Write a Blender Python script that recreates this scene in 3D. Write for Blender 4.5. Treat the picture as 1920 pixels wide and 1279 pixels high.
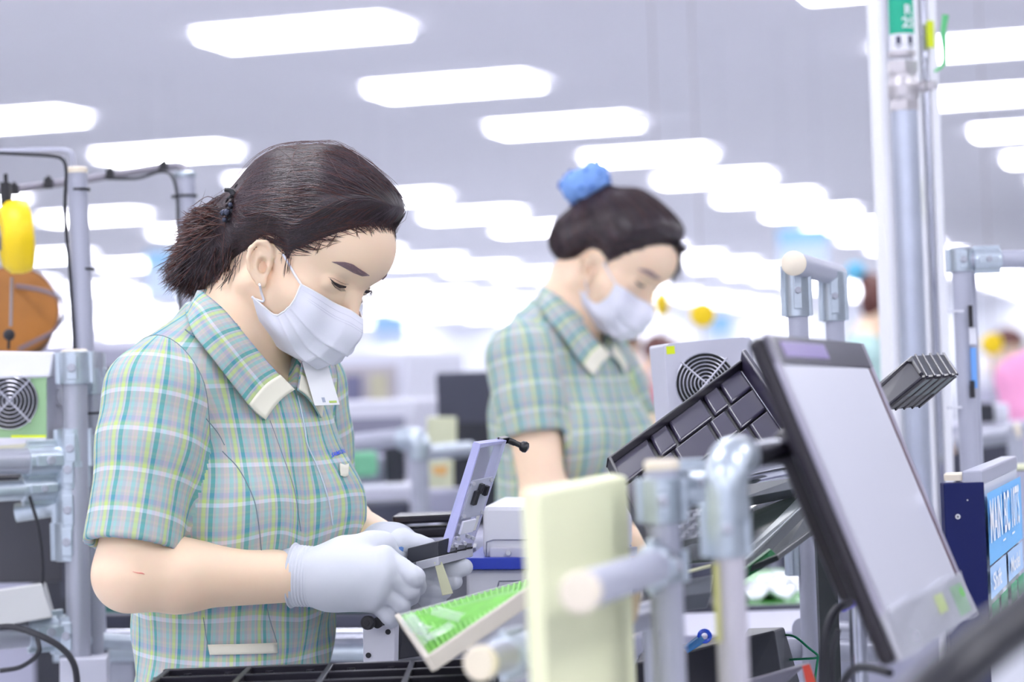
import bpy, math, random
import numpy as np
from mathutils import Vector, Matrix
C = bpy.context.scene.collection
for _o in list(bpy.data.objects): bpy.data.objects.remove(_o)
SC = bpy.context.scene
PI = math.pi
# ---------------------------------------------------------------- camera
FPX = 4500.0
_pi, _ro = math.radians(1.39), math.radians(2.0)
CAM = np.array([0, 0, 1.22])
FW = np.array([0, math.cos(_pi), math.sin(_pi)]); _u0 = np.cross([1., 0, 0], FW)
RT = math.cos(_ro)*np.array([1., 0, 0]) - math.sin(_ro)*_u0
UP = math.cos(_ro)*_u0 + math.sin(_ro)*np.array([1., 0, 0])
def ray(x, y): return FW + RT*((x-960)/FPX) - UP*((y-639.5)/FPX)
def P(x, y, d): return CAM + ray(x, y)*d
def V(*a): return np.array(a, float)
def nrm(v):
    v = np.asarray(v, float); return v/(np.linalg.norm(v)+1e-12)
cd = bpy.data.cameras.new('camera'); cam = bpy.data.objects.new('camera', cd); C.objects.link(cam)
cd.sensor_width = 36; cd.sensor_fit = 'HORIZONTAL'; cd.lens = FPX/1920*36
cd.clip_start = .05; cd.clip_end = 300
cam.matrix_world = Matrix(((RT[0], UP[0], -FW[0], CAM[0]), (RT[1], UP[1], -FW[1], CAM[1]), (RT[2], UP[2], -FW[2], CAM[2]), (0, 0, 0, 1)))
cd.dof.use_dof = True; cd.dof.focus_distance = 2.61; cd.dof.aperture_fstop = 3.6
SC.camera = cam
# ---------------------------------------------------------------- world, view
w = bpy.data.worlds.new('world'); SC.world = w; w.use_nodes = True
w.node_tree.nodes['Background'].inputs[0].default_value = (.93, .94, 1, 1)
w.node_tree.nodes['Background'].inputs[1].default_value = 1.0
vs = SC.view_settings; vs.view_transform = 'Standard'; vs.look = 'None'; vs.gamma = 1; vs.use_curve_mapping = False
vs.exposure = 0.25
LAMP = 15.0
SC.cycles.use_denoising = True
SC.cycles.max_bounces = 8; SC.cycles.diffuse_bounces = 4; SC.cycles.glossy_bounces = 4
SC.cycles.transmission_bounces = 6; SC.cycles.transparent_max_bounces = 8
SC.cycles.sample_clamp_indirect = 6
# ---------------------------------------------------------------- materials
MATS = {}
def srgb(c):
    return tuple((x/255/12.92 if x/255 <= .04045 else ((x/255+.055)/1.055)**2.4) for x in c)
def mat(name, col, rough=.5, metal=0., spec=.5, bump=0., bscale=200., var=0., vscale=8., trans=0., alpha=1., emit=0., sss=0., coat=0., ecol=None, aniso=None):
    """col is sRGB 0-255; var = subtle noise variation in colour; bump = noise bump"""
    if name in MATS: return MATS[name]
    m = bpy.data.materials.new(name); MATS[name] = m; m.use_nodes = True
    nt = m.node_tree; b = nt.nodes['Principled BSDF']
    c = srgb(col) + (1,)
    b.inputs['Base Color'].default_value = c
    b.inputs['Roughness'].default_value = rough; b.inputs['Metallic'].default_value = metal
    b.inputs['Specular IOR Level'].default_value = spec
    if trans: b.inputs['Transmission Weight'].default_value = trans
    if alpha < 1: b.inputs['Alpha'].default_value = alpha
    if coat: b.inputs['Coat Weight'].default_value = coat; b.inputs['Coat Roughness'].default_value = .08
    if sss:
        b.inputs['Subsurface Weight'].default_value = sss; b.inputs['Subsurface Scale'].default_value = .006
        b.inputs['Subsurface Radius'].default_value = (1, .4, .25)
    if emit:
        b.inputs['Emission Color'].default_value = (srgb(ecol)+(1,)) if ecol else c; b.inputs['Emission Strength'].default_value = emit
    tc = None
    if var or bump:
        tc = nt.nodes.new('ShaderNodeTexCoord')
    if var:
        n = nt.nodes.new('ShaderNodeTexNoise'); n.inputs['Scale'].default_value = vscale; n.inputs['Detail'].default_value = 4
        nt.links.new(tc.outputs['Object'], n.inputs['Vector'])
        mx = nt.nodes.new('ShaderNodeMix'); mx.data_type = 'RGBA'
        mx.inputs[6].default_value = tuple(max(0, x*(1-var)) for x in c[:3])+(1,)
        mx.inputs[7].default_value = tuple(min(1, x*(1+var)) for x in c[:3])+(1,)
        nt.links.new(n.outputs['Fac'], mx.inputs[0]); nt.links.new(mx.outputs[2], b.inputs['Base Color'])
    if bump:
        n = nt.nodes.new('ShaderNodeTexNoise'); n.inputs['Scale'].default_value = bscale; n.inputs['Detail'].default_value = 3
        nt.links.new(tc.outputs['Object'], n.inputs['Vector'])
        bp = nt.nodes.new('ShaderNodeBump'); bp.inputs['Strength'].default_value = bump; bp.inputs['Distance'].default_value = .002
        nt.links.new(n.outputs['Fac'], bp.inputs['Height']); nt.links.new(bp.outputs[0], b.inputs['Normal'])
    return m
# ---------------------------------------------------------------- mesh builder
class MB:
    def __init__(s): s.v = []; s.f = []; s.mi = []; s.n = 0; s.cur = 0
    def add(s, v, f):
        v = np.asarray(v, float).reshape(-1, 3); s.v.append(v)
        for q in f: s.f.append(tuple(int(i)+s.n for i in q)); s.mi.append(s.cur)
        s.n += len(v); return s
    def box(s, c, size, R=None):
        """c centre, size full lengths, R 3x3 columns = axes"""
        h = np.asarray(size, float)/2; R = np.eye(3) if R is None else np.asarray(R)
        p = np.array([[x, y, z] for x in (-1, 1) for y in (-1, 1) for z in (-1, 1)])*h
        return s.add(np.asarray(c)+p@R.T, [(0,1,3,2),(4,6,7,5),(0,4,5,1),(2,3,7,6),(0,2,6,4),(1,5,7,3)])
    def hexa(s, bot, top):
        """4 bottom pts + 4 top pts, any quads"""
        return s.add(list(bot)+list(top), [(3,2,1,0),(4,5,6,7),(0,1,5,4),(1,2,6,5),(2,3,7,6),(3,0,4,7)])
    def slab(s, quad, t):
        """quad corners (4 pts, ccw seen from front), thickness t towards the back"""
        q = np.asarray(quad, float); n = nrm(np.cross(q[1]-q[0], q[3]-q[0]))
        return s.hexa(q-n*t, q)
    def tube(s, pts, r, seg=14, cap=True, closed=False):
        pts = np.asarray(pts, float); n = len(pts); r = np.broadcast_to(np.asarray(r, float), (n,))
        t = np.gradient(pts, axis=0) if not closed else (np.roll(pts, -1, 0)-np.roll(pts, 1, 0))
        t = t/(np.linalg.norm(t, axis=1, keepdims=True)+1e-12)
        a = np.array([0, 0, 1.]) if abs(t[0][2]) < .9 else np.array([1., 0, 0])
        u = nrm(np.cross(t[0], a)); vs_ = []
        for i in range(n):
            u = nrm(u - t[i]*(u@t[i])); w_ = np.cross(t[i], u)
            for k in range(seg):
                an = 2*PI*k/seg; vs_.append(pts[i]+r[i]*(math.cos(an)*u+math.sin(an)*w_))
        f = []
        m = n if closed else n-1
        for i in range(m):
            for k in range(seg):
                a0 = i*seg+k; a1 = i*seg+(k+1) % seg; j = (i+1) % n
                f.append((a0, a1, j*seg+(k+1) % seg, j*seg+k))
        if cap and not closed:
            f.append(tuple(range(seg))[::-1]); f.append(tuple(range((n-1)*seg, n*seg)))
        return s.add(vs_, f)
    def cyl(s, a, b, r, seg=20, r2=None):
        return s.tube([a, b], [r, r if r2 is None else r2], seg)
    def lathe(s, a, ax, prof, seg=24):
        """prof list of (dist along ax, radius)"""
        ax = nrm(ax); return s.tube2([np.asarray(a)+ax*d for d, _ in prof], [max(r, 1e-5) for _, r in prof], ax, seg)
    def tube2(s, pts, r, ax, seg):
        a = np.array([0, 0, 1.]) if abs(ax[2]) < .9 else np.array([1., 0, 0])
        u = nrm(np.cross(ax, a)); w_ = np.cross(ax, u); vs_ = []; f = []; n = len(pts)
        for i in range(n):
            for k in range(seg):
                an = 2*PI*k/seg; vs_.append(pts[i]+r[i]*(math.cos(an)*u+math.sin(an)*w_))
        for i in range(n-1):
            for k in range(seg):
                f.append((i*seg+k, i*seg+(k+1) % seg, (i+1)*seg+(k+1) % seg, (i+1)*seg+k))
        f.append(tuple(range(seg))[::-1]); f.append(tuple(range((n-1)*seg, n*seg)))
        return s.add(vs_, f)
    def grid(s, g, thick=0, nrmdir=None):
        """g (n,m,3)"""
        g = np.asarray(g, float); n, m = g.shape[:2]
        f = [(i*m+j, i*m+j+1, (i+1)*m+j+1, (i+1)*m+j) for i in range(n-1) for j in range(m-1)]
        return s.add(g.reshape(-1, 3), f)
    def prism(s, poly, vec):
        poly = np.asarray(poly, float); n = len(poly)
        return s.add(list(poly)+list(poly+np.asarray(vec)), [tuple(range(n))[::-1], tuple(range(n, 2*n))]+[(i, (i+1) % n, n+(i+1) % n, n+i) for i in range(n)])
    def sphere(s, c, r, seg=16, rings=10, R=None):
        r = np.broadcast_to(np.asarray(r, float), (3,)); vv = []; f = []
        for i in range(1, rings):
            th = PI*i/rings
            for k in range(seg):
                ph = 2*PI*k/seg; vv.append((math.sin(th)*math.cos(ph), math.sin(th)*math.sin(ph), math.cos(th)))
        vv += [(0, 0, 1), (0, 0, -1)]
        for i in range(rings-2):
            for k in range(seg): f.append((i*seg+k, (i+1)*seg+k, (i+1)*seg+(k+1) % seg, i*seg+(k+1) % seg))
        T = len(vv)-2
        for k in range(seg):
            f.append((T, k, (k+1) % seg)); f.append((T+1, (rings-2)*seg+(k+1) % seg, (rings-2)*seg+k))
        vv = np.array(vv)*r
        if R is not None: vv = vv@np.asarray(R).T
        return s.add(vv+np.asarray(c), f)
    def verts(s): return np.concatenate(s.v) if s.v else np.zeros((0, 3))
def origin_of(o):
    p = np.zeros(3)
    while o is not None: p += np.array(o.location); o = o.parent
    return p
def obj(name, mb, mats, parent=None, smooth=False, bevel=0, bseg=2, solid=0, subsurf=0, origin=None, autosmooth=True):
    v = mb.verts(); me = bpy.data.meshes.new(name)
    if parent is not None: off = origin_of(parent); loc = np.zeros(3)
    else:
        lo, hi = v.min(0), v.max(0); off = np.array([(lo[0]+hi[0])/2, (lo[1]+hi[1])/2, lo[2]]) if origin is None else np.asarray(origin); loc = off
    me.from_pydata((v-off).tolist(), [], mb.f)
    if not isinstance(mats, (list, tuple)): mats = [mats]
    for m in mats: me.materials.append(m)
    if len(mats) > 1: me.polygons.foreach_set('material_index', mb.mi)
    me.update(); me.validate()
    o = bpy.data.objects.new(name, me); o.location = loc; C.objects.link(o)
    if parent is not None: o.parent = parent
    if smooth:
        me.polygons.foreach_set('use_smooth', [True]*len(me.polygons))
        if autosmooth:
            try: me.set_sharp_from_angle(angle=math.radians(40))
            except Exception: pass
    if bevel:
        b = o.modifiers.new('b', 'BEVEL'); b.width = bevel; b.segments = bseg; b.limit_method = 'ANGLE'; b.angle_limit = .7; b.harden_normals = False
    if solid:
        b = o.modifiers.new('s', 'SOLIDIFY'); b.thickness = solid; b.offset = 0
    if subsurf:
        b = o.modifiers.new('ss', 'SUBSURF'); b.levels = subsurf; b.render_levels = subsurf
    return o
def tag(o, label, cat, group=None, kind=None):
    if label: o['label'] = label
    if cat: o['category'] = cat
    if group: o['group'] = group
    if kind: o['kind'] = kind
    return o
def thing(name, label, cat, loc, group=None):
    o = bpy.data.objects.new(name, None); C.objects.link(o); o.location = tuple(float(x) for x in loc); o.empty_display_size = .05
    return tag(o, label, cat, group)
def struct(name, mb, m, **k):
    o = obj(name, mb, m, **k); o['kind'] = 'structure'; return o
def copy_tree(o, parent=None):
    c = o.copy(); C.objects.link(c); c.parent = parent
    for ch in list(o.children): copy_tree(ch, c)
    return c
def text_mesh(body, origin, xdir, ydir, height, m, name, parent, depth=.0004, sx=1.0, font_bold=True, spacing=1.0):
    """flat lettering with a little depth; origin = lower-left in world"""
    cu = bpy.data.curves.new(name, 'FONT'); cu.body = body; cu.size = 1; cu.extrude = 0; cu.space_character = spacing
    if font_bold: cu.offset = .02
    to = bpy.data.objects.new('tmp', cu); C.objects.link(to)
    me0 = to.to_mesh(); n = len(me0.vertices); co = np.zeros(n*3); me0.vertices.foreach_get('co', co); co = co.reshape(-1, 3)
    fs = [tuple(p.vertices) for p in me0.polygons]; to.to_mesh_clear(); bpy.data.objects.remove(to); bpy.data.curves.remove(cu)
    xd, yd = nrm(xdir), nrm(ydir); nd = nrm(np.cross(xd, yd))
    k = height/.72
    w_ = np.asarray(origin)+np.outer((co[:, 0]-co[:, 0].min())*k*sx, xd)+np.outer(co[:, 1]*k, yd)+nd*depth
    mb = MB(); mb.add(w_, fs); return obj(name, mb, m, parent)
# ---------------------------------------------------------------- room shell
A0 = math.radians(17.36)
EX = V(math.cos(A0), -math.sin(A0), 0); EY = V(math.sin(A0), math.cos(A0), 0); EZ = V(0, 0, 1)
RR = np.array([EX, EY, EZ]).T
def RM(u, v, z): return EX*u+EY*v+EZ*z          # room coordinates -> world
CEIL = 1.22+2.13
m_ceil = mat('ceiling_paint', (240, 239, 247), .9, var=.02, vscale=.6)
m_floor = mat('floor_vinyl', (205, 208, 214), .35, var=.05, vscale=2.)
m_wall = mat('wall_paint', (236, 238, 246), .8)
U0, U1, V0, V1 = -46, 20, -9, 62
struct('floor', MB().box(RM((U0+U1)/2, (V0+V1)/2, -.05), (U1-U0, V1-V0, .1), RR), m_floor)
struct('ceiling', MB().box(RM((U0+U1)/2, (V0+V1)/2, CEIL+.08), (U1-U0, V1-V0, .1), RR), m_ceil)
struct('wall_far', MB().box(RM((U0+U1)/2, V1+.05, CEIL/2), (U1-U0, .1, CEIL+.2), RR), m_wall)
struct('wall_near', MB().box(RM((U0+U1)/2, V0-.05, CEIL/2), (U1-U0, .1, CEIL+.2), RR), m_wall)
struct('wall_left', MB().box(RM(U0-.05, (V0+V1)/2, CEIL/2), (.1, V1-V0, CEIL+.2), RR), m_wall)
struct('wall_right', MB().box(RM(U1+.05, (V0+V1)/2, CEIL/2), (.1, V1-V0, CEIL+.2), RR), m_wall)
# ceiling lights: recessed troffers, long side along EX
m_diff = mat('lamp_diffuser', (255, 255, 255), .6, emit=LAMP, ecol=(250, 250, 255))
m_lframe = mat('lamp_frame', (245, 246, 250), .5)
LW, LD = 1.22, .62
def lamp_parts():
    t = thing('ceiling_light', '', 'ceiling light', RM(0, 0, CEIL))
    z = CEIL+.028
    mb = MB()
    for a, b, c, d in ((0, LD/2-.02, LW, .04), (0, -LD/2+.02, LW, .04), (LW/2-.02, 0, .04, LD-.08), (-LW/2+.02, 0, .04, LD-.08)):
        mb.box(RM(a, b, z-.028), (c, d, .03), RR)
    obj('frame', mb, m_lframe, t)
    obj('diffuser', MB().box(RM(0, 0, z-.026), (LW-.08, LD-.08, .02), RR), m_diff, t)
    return t
lamp0 = lamp_parts(); _first = True
rows = [12.75+2.7*k for k in range(-8, 19)]; cols = [-5.17+3.45*k for k in range(-11, 7)]
def in_view(u, v, mrg=.06):
    q = RM(u, v, CEIL)-CAM; d = q@FW
    if d < 1: return False
    x = (q@RT)/d*FPX; y = (q@UP)/d*FPX
    return abs(x) < 960+900/d*4 and abs(y) < 640+900/d*2
vis, near, far = [], [], []
for c in cols:
    for r in rows:
        if in_view(c, r): vis.append((np.linalg.norm(RM(c, r, 0)), c, r))
        elif abs(c+1) < 9 and -9 < r < 13: near.append((c, r))
vis.sort()
ORD = ['first', 'second', 'third', 'fourth', 'fifth', 'sixth', 'seventh', 'eighth', 'ninth', 'tenth', 'eleventh', 'twelfth', 'thirteenth', 'fourteenth', 'fifteenth', 'sixteenth', 'seventeenth', 'eighteenth', 'nineteenth', 'twentieth', 'twenty-first', 'twenty-second', 'twenty-third', 'twenty-fourth', 'twenty-fifth', 'twenty-sixth', 'twenty-seventh', 'twenty-eighth']
side = MB()
_cn = ['main run over the aisle']
for i, (dd, c, r) in enumerate(vis[:300]):
    o = lamp0 if i == 0 else copy_tree(lamp0)
    q = RM(c, r, CEIL); o.location = tuple(q)
    o['group'] = 'ceiling lights'
    kc = sorted({c_ for _, c_, _ in vis}, reverse=True).index(c); kr = sorted(r_ for _, c_, r_ in vis if c_ == c).index(r)
    o['label'] = '%s light panel in the %s run of ceiling lights, runs counted from the right' % ('nearest' if kr == 0 else ORD[kr]+'-nearest', ORD[kc])
rest = [(c, r) for _, c, r in vis[300:]]
for c, r in near:
    o = copy_tree(lamp0); o.location = tuple(RM(c, r, CEIL)); o['group'] = 'ceiling lights outside the frame'
    o['label'] = 'white ceiling light panel above or behind the photographer'
if rest:
    mb = MB()
    for c, r in rest: mb.box(RM(c, r, CEIL), (LW-.08, LD-.08, .02), RR)
    tag(obj('far_ceiling_lights', mb, m_diff), 'farthest small white light panels of the ceiling near the horizon', 'ceiling light', kind='stuff')
print('LAMPS', len(vis), len(near), len(rest))
# ---------------------------------------------------------------- distance-field modelling (organic shapes)
def smin(a, b, k):
    h = np.clip(.5+.5*(b-a)/k, 0, 1); return b*(1-h)+a*h-k*h*(1-h)
def smax(a, b, k): return -smin(-a, -b, k)
def sst(x, a, b):
    t = np.clip((x-a)/(b-a), 0, 1); return t*t*(3-2*t)
def ell(p, c, r, R=None):
    q = p-np.asarray(c)
    if R is not None: q = q@np.asarray(R)
    r = np.asarray(r, float); k0 = np.linalg.norm(q/r, axis=1); k1 = np.linalg.norm(q/(r*r), axis=1)+1e-9
    return k0*(k0-1)/k1
def cap(p, a, b, ra, rb=None):
    a = np.asarray(a, float); b = np.asarray(b, float); rb = ra if rb is None else rb
    ab = b-a; t = np.clip(((p-a)@ab)/(ab@ab+1e-12), 0, 1)
    return np.linalg.norm(p-a-t[:, None]*ab, axis=1)-(ra+(rb-ra)*t)
def capt(p, a, b):
    a = np.asarray(a, float); b = np.asarray(b, float); ab = b-a
    return ((p-a)@ab)/(ab@ab)
def chain(p, pts, rs, k=.01):
    d = None
    for i in range(len(pts)-1):
        e = cap(p, pts[i], pts[i+1], rs[i], rs[i+1]); d = e if d is None else smin(d, e, k)
    return d
def rbox(p, c, h, R, r):
    q = np.abs((p-np.asarray(c))@np.asarray(R))-(np.asarray(h)-r)
    return np.linalg.norm(np.maximum(q, 0), axis=1)+np.minimum(q.max(1), 0)-r
def grad(f, p, e=5e-4):
    g = np.stack([f(p+np.eye(3)[i]*e)-f(p-np.eye(3)[i]*e) for i in range(3)], 1)
    return g/(np.linalg.norm(g, axis=1, keepdims=True)+1e-12)
def snap(f, p, off=0., n=4):
    p = np.array(p, float).reshape(-1, 3)
    for _ in range(n): p = p-grad(f, p)*(f(p)-off)[:, None]
    return p
def cast(f, x, y, d0, d1, off=0., n=80):
    """surface point of field f seen at photo pixel (x, y)"""
    r = ray(x, y); L = np.linalg.norm(r); r = r/L; t = d0*L; best = (9, None)
    for _ in range(n):
        q = CAM+r*t; e = float(f(q[None])[0])-off
        if abs(e) < best[0]: best = (abs(e), q)
        if abs(e) < 2e-4: return q
        t += e*.8
        if t > d1*L: break
    return best[1]
def castl(f, pix, d0, d1, off=0.): return np.array([cast(f, x, y, d0, d1, off) for x, y in pix])
def mesh_sdf(f, lo, hi, h, B=10):
    """surface nets of f inside the box; returns verts, quads"""
    lo = np.asarray(lo, float); n = [int(math.ceil((hi[i]-lo[i])/h/B))*B+1 for i in range(3)]
    val = np.full(n, 1., np.float32)
    nb = [(k-1)//B for k in n]
    bi = np.stack(np.meshgrid(*[np.arange(k) for k in nb], indexing='ij'), -1).reshape(-1, 3)
    cen = lo+(bi+.5)*B*h; dc = f(cen); rad = B*h*.87*1.35+.004
    act = bi[np.abs(dc) < rad]; ina = bi[dc <= -rad]
    for b in ina: val[b[0]*B:(b[0]+1)*B+1, b[1]*B:(b[1]+1)*B+1, b[2]*B:(b[2]+1)*B+1] = -1.
    loc = np.stack(np.meshgrid(*[np.arange(B+1)]*3, indexing='ij'), -1).reshape(-1, 3)
    for s in range(0, len(act), 60):
        bb = act[s:s+60]; idx = (bb[:, None, :]*B+loc[None]).reshape(-1, 3)
        val[idx[:, 0], idx[:, 1], idx[:, 2]] = f(lo+idx*h)
    val[0], val[-1], val[:, 0], val[:, -1], val[:, :, 0], val[:, :, -1] = [np.maximum(np.abs(q), 1e-4) for q in (val[0], val[-1], val[:, 0], val[:, -1], val[:, :, 0], val[:, :, -1])]
    sg = val < 0
    nx, ny, nz = n
    cnt = np.zeros((nx-1, ny-1, nz-1), np.uint8)
    for dx in (0, 1):
        for dy in (0, 1):
            for dz in (0, 1): cnt += sg[dx:nx-1+dx, dy:ny-1+dy, dz:nz-1+dz]
    ci = np.argwhere((cnt > 0) & (cnt < 8)); ids = np.full(cnt.shape, -1, np.int64); ids[ci[:, 0], ci[:, 1], ci[:, 2]] = np.arange(len(ci))
    acc = np.zeros((len(ci), 3)); num = np.zeros(len(ci))
    cor = [(a, b, c) for a in (0, 1) for b in (0, 1) for c in (0, 1)]
    for a in cor:
        for ax in range(3):
            if a[ax]: continue
            b = list(a); b[ax] = 1
            va = val[ci[:, 0]+a[0], ci[:, 1]+a[1], ci[:, 2]+a[2]]; vb = val[ci[:, 0]+b[0], ci[:, 1]+b[1], ci[:, 2]+b[2]]
            m = (va < 0) != (vb < 0); t = np.where(m, va/(va-vb+1e-20), 0)
            pt = np.tile(np.array(a, float), (len(ci), 1)); pt[:, ax] += t
            acc += pt*m[:, None]; num += m
    vv = lo+(ci+acc/num[:, None])*h
    qs = []
    for ax in range(3):
        o1, o2 = [(1, 2), (2, 0), (0, 1)][ax]
        sl = [slice(1, -1)]*3; sl[ax] = slice(0, -1)
        s2 = list(sl); s2[ax] = slice(1, None)
        A, Bq = sg[tuple(sl)], sg[tuple(s2)]; e = np.argwhere(A != Bq); base = e.copy(); base[:, o1] += 1; base[:, o2] += 1
        fl = A[e[:, 0], e[:, 1], e[:, 2]]
        def g(d1, d2):
            q = base.copy(); q[:, o1] += d1; q[:, o2] += d2; return ids[q[:, 0], q[:, 1], q[:, 2]]
        q = np.stack([g(-1, -1), g(0, -1), g(0, 0), g(-1, 0)], 1)
        q[~fl] = q[~fl][:, ::-1]; qs.append(q)
    q = np.concatenate(qs); q = q[(q >= 0).all(1)]
    return vv, q
def relax(v, q, it=1, lam=.5):
    """light Laplacian smoothing"""
    e = np.concatenate([q[:, [0, 1]], q[:, [1, 2]], q[:, [2, 3]], q[:, [3, 0]]])
    for _ in range(it):
        s = np.zeros_like(v); c = np.zeros(len(v)); np.add.at(s, e[:, 0], v[e[:, 1]]); np.add.at(c, e[:, 0], 1)
        np.add.at(s, e[:, 1], v[e[:, 0]]); np.add.at(c, e[:, 1], 1); v = v+lam*(s/np.maximum(c, 1)[:, None]-v)
    return v
def np_obj(name, v, q, mats, parent=None, uv=None, mi=None, smooth=True, origin=None):
    me = bpy.data.meshes.new(name); off = origin_of(parent) if parent is not None else np.asarray(origin if origin is not None else (0, 0, 0), float)
    me.vertices.add(len(v)); me.vertices.foreach_set('co', (v-off).astype(np.float32).ravel())
    k = q.shape[1]; me.loops.add(len(q)*k); me.loops.foreach_set('vertex_index', q.astype(np.int32).ravel())
    me.polygons.add(len(q)); me.polygons.foreach_set('loop_start', np.arange(0, len(q)*k, k, dtype=np.int32)); me.polygons.foreach_set('loop_total', np.full(len(q), k, np.int32))
    if not isinstance(mats, (list, tuple)): mats = [mats]
    for m in mats: me.materials.append(m)
    if mi is not None: me.polygons.foreach_set('material_index', mi.astype(np.int32))
    me.update(calc_edges=True)
    if smooth: me.polygons.foreach_set('use_smooth', np.ones(len(q), bool))
    if uv is not None:
        l = me.uv_layers.new(name='UVMap'); l.data.foreach_set('uv', uv.astype(np.float32).ravel())
    me.validate(); o = bpy.data.objects.new(name, me); C.objects.link(o)
    if parent is not None: o.parent = parent
    else: o.location = tuple(off)
    return o
def vnoise(p, s, seed=0):
    """smooth cheap noise from sines"""
    rs = np.random.RandomState(seed); o = np.zeros(len(p))
    for i in range(6):
        k = rs.normal(size=3); k = k/np.linalg.norm(k)*s*(.6+.8*rs.rand()); o += np.sin(p@k+rs.rand()*6.28)
    return o/3
# ---------------------------------------------------------------- people
m_skin = mat('skin', (255, 221, 192), .48, spec=.35, sss=.2, bump=.05, bscale=700., var=.03, vscale=30.)
m_skin_arm = m_skin
m_hair = mat('hair_dark', (56, 44, 50), .38, spec=.6, bump=.25, bscale=400., var=.3, vscale=25.)
def euler(y, p, r):
    y, p, r = [math.radians(a) for a in (y, p, r)]
    Z = np.array([[math.cos(y), -math.sin(y), 0], [math.sin(y), math.cos(y), 0], [0, 0, 1]])
    X = np.array([[1, 0, 0], [0, math.cos(p), -math.sin(p)], [0, math.sin(p), math.cos(p)]])
    Y = np.array([[math.cos(r), 0, math.sin(r)], [0, 1, 0], [-math.sin(r), 0, math.cos(r)]])
    return Z@X@Y
def sym(p): return np.stack([np.abs(p[:, 0]), p[:, 1], p[:, 2]], 1)
EAR = .84
def ear_sdf(q):
    """q mirrored local coordinates (x>0)"""
    c = V(.0735, .007, -.004); ax = nrm(V(.42, -.9, .06)); n = nrm(V(.9, .42, .05)-ax*(V(.9, .42, .05)@ax)); up = np.cross(n, ax); up = up if up[2] > 0 else -up
    # tilt the ear backwards
    ti = math.radians(26); up2 = up*math.cos(ti)+ax*math.sin(ti); ax2 = ax*math.cos(ti)-up*math.sin(ti)
    e = np.stack([(q-c)@ax2, (q-c)@up2, (q-c)@n], 1)/EAR   # back, up, out
    plate = ell(e, (0.001, .002, -.001), (.0165, .0275, .0045))
    rim = [(-.0125, .012, -.002), (-.011, .023, .001), (-.003, .0305, .003), (.008, .0295, .004), (.0165, .02, .005), (.0185, .006, .005), (.0155, -.009, .004), (.0085, -.0185, .002), (.002, -.0245, .001)]
    d = smin(plate, chain(e, rim, [.003, .0033, .0035, .0036, .0037, .0036, .0034, .0034, .004], .002), .004)
    d = smin(d, ell(e, (-.003, -.0255, .0005), (.0075, .0085, .0042)), .004)
    d = smax(d, -ell(e, (-.0015, -.003, .0055), (.0088, .0128, .0105)), .0015)
    d = smax(d, -chain(e, [(-.005, .019, .0059), (.006, .0218, .0059), (.0122, .010, .0059), (.0118, -.006, .0059)], [.0026, .0034, .0034, .0024], .002), .0018)
    d = smin(d, chain(e, [(-.006, .0105, .001), (.004, .012, .002), (.0085, .001, .002), (.006, -.011, .002), (0, -.0155, .002)], [.002, .0025, .0026, .0025, .0025], .002), .002)
    d = smin(d, ell(e, (-.0105, -.003, .002), (.003, .006, .0035)), .003)
    return d*EAR
def head_local(p, ears=True, detail=True):
    q = sym(p)
    d = ell(p, (0, -.006, .044), (.0725, .0875, .080))
    d = smin(d, ell(p, (0, .042, .058), (.062, .068, .058)), .02)         # forehead
    d = smin(d, ell(p, (0, .03, -.012), (.058, .062, .062)), .025)         # mid face
    d = smin(d, ell(q, (.043, .05, -.012), (.021, .026, .025)), .02)      # cheek
    d = smin(d, cap(q, V(.051, -.004, -.034), V(.015, .070, -.066), .017, .015), .022)   # jaw
    d = smin(d, ell(p, (0, .074, -.062), (.022, .018, .018)), .02)         # chin
    d = smin(d, ell(p, (0, .08, -.038), (.028, .023, .024)), .018)         # mouth
    if detail:
        d = smin(d, cap(q, V(0, .088, .036), V(.026, .079, .038), .010, .008), .012)   # brow
        d = smax(d, -ell(q, (.033, .1005, .0195), (.0175, .0155, .0125)), .012)          # socket
        d = smin(d, ell(q, (.0325, .0745, .0175), (.0155, .0135, .0115)), .0045)         # closed lid
        d = smin(d, chain(p, [V(0, .0865, .03), V(0, .0945, .008), V(0, .105, -.012)], [.0075, .007, .0085], .01), .009)
        d = smin(d, ell(p, (0, .1045, -.0185), (.010, .0095, .009)), .006)
        d = smin(d, ell(q, (.0115, .094, -.022), (.0065, .008, .0065)), .006)
    if ears: d = smin(d, ear_sdf(q), .0035)
    return d
HAIRLINE = [(.088, .094), (.080, .086), (.066, .066), (.048, .04), (.034, .026), (.034, .012), (.029, .002), (.025, .004), (.023, .014), (.017, .026), (.003, .029), (-.012, .018), (-.028, -.006), (-.036, -.034), (-.05, -.062), (-.07, -.085)]
def poly_sd(y, z, poly):
    """signed distance (positive inside) to a closed polygon"""
    n = len(poly); d = np.full(len(y), 1e9); ins = np.zeros(len(y), bool)
    for i in range(n):
        a = poly[i]; b = poly[(i+1) % n]; ex, ey = b[0]-a[0], b[1]-a[1]; wx, wy = y-a[0], z-a[1]
        t = np.clip((wx*ex+wy*ey)/(ex*ex+ey*ey), 0, 1); d = np.minimum(d, (wx-ex*t)**2+(wy-ey*t)**2)
        c = ((a[1] > z) != (b[1] > z)) & (y < (b[0]-a[0])*(z-a[1])/(b[1]-a[1]+1e-12)+a[0]); ins ^= c
    return np.where(ins, 1, -1)*np.sqrt(d)
def hair_b(p, line=None):
    line = HAIRLINE if line is None else line
    poly = list(line)+[(-.2, -.1), (-.2, .3), (.15, .3), (.15, line[0][1]+.002)]
    return poly_sd(p[:, 1]+.0*p[:, 0], p[:, 2]+.10*np.abs(p[:, 0])*sst(p[:, 1], .03, .09), poly)
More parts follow.
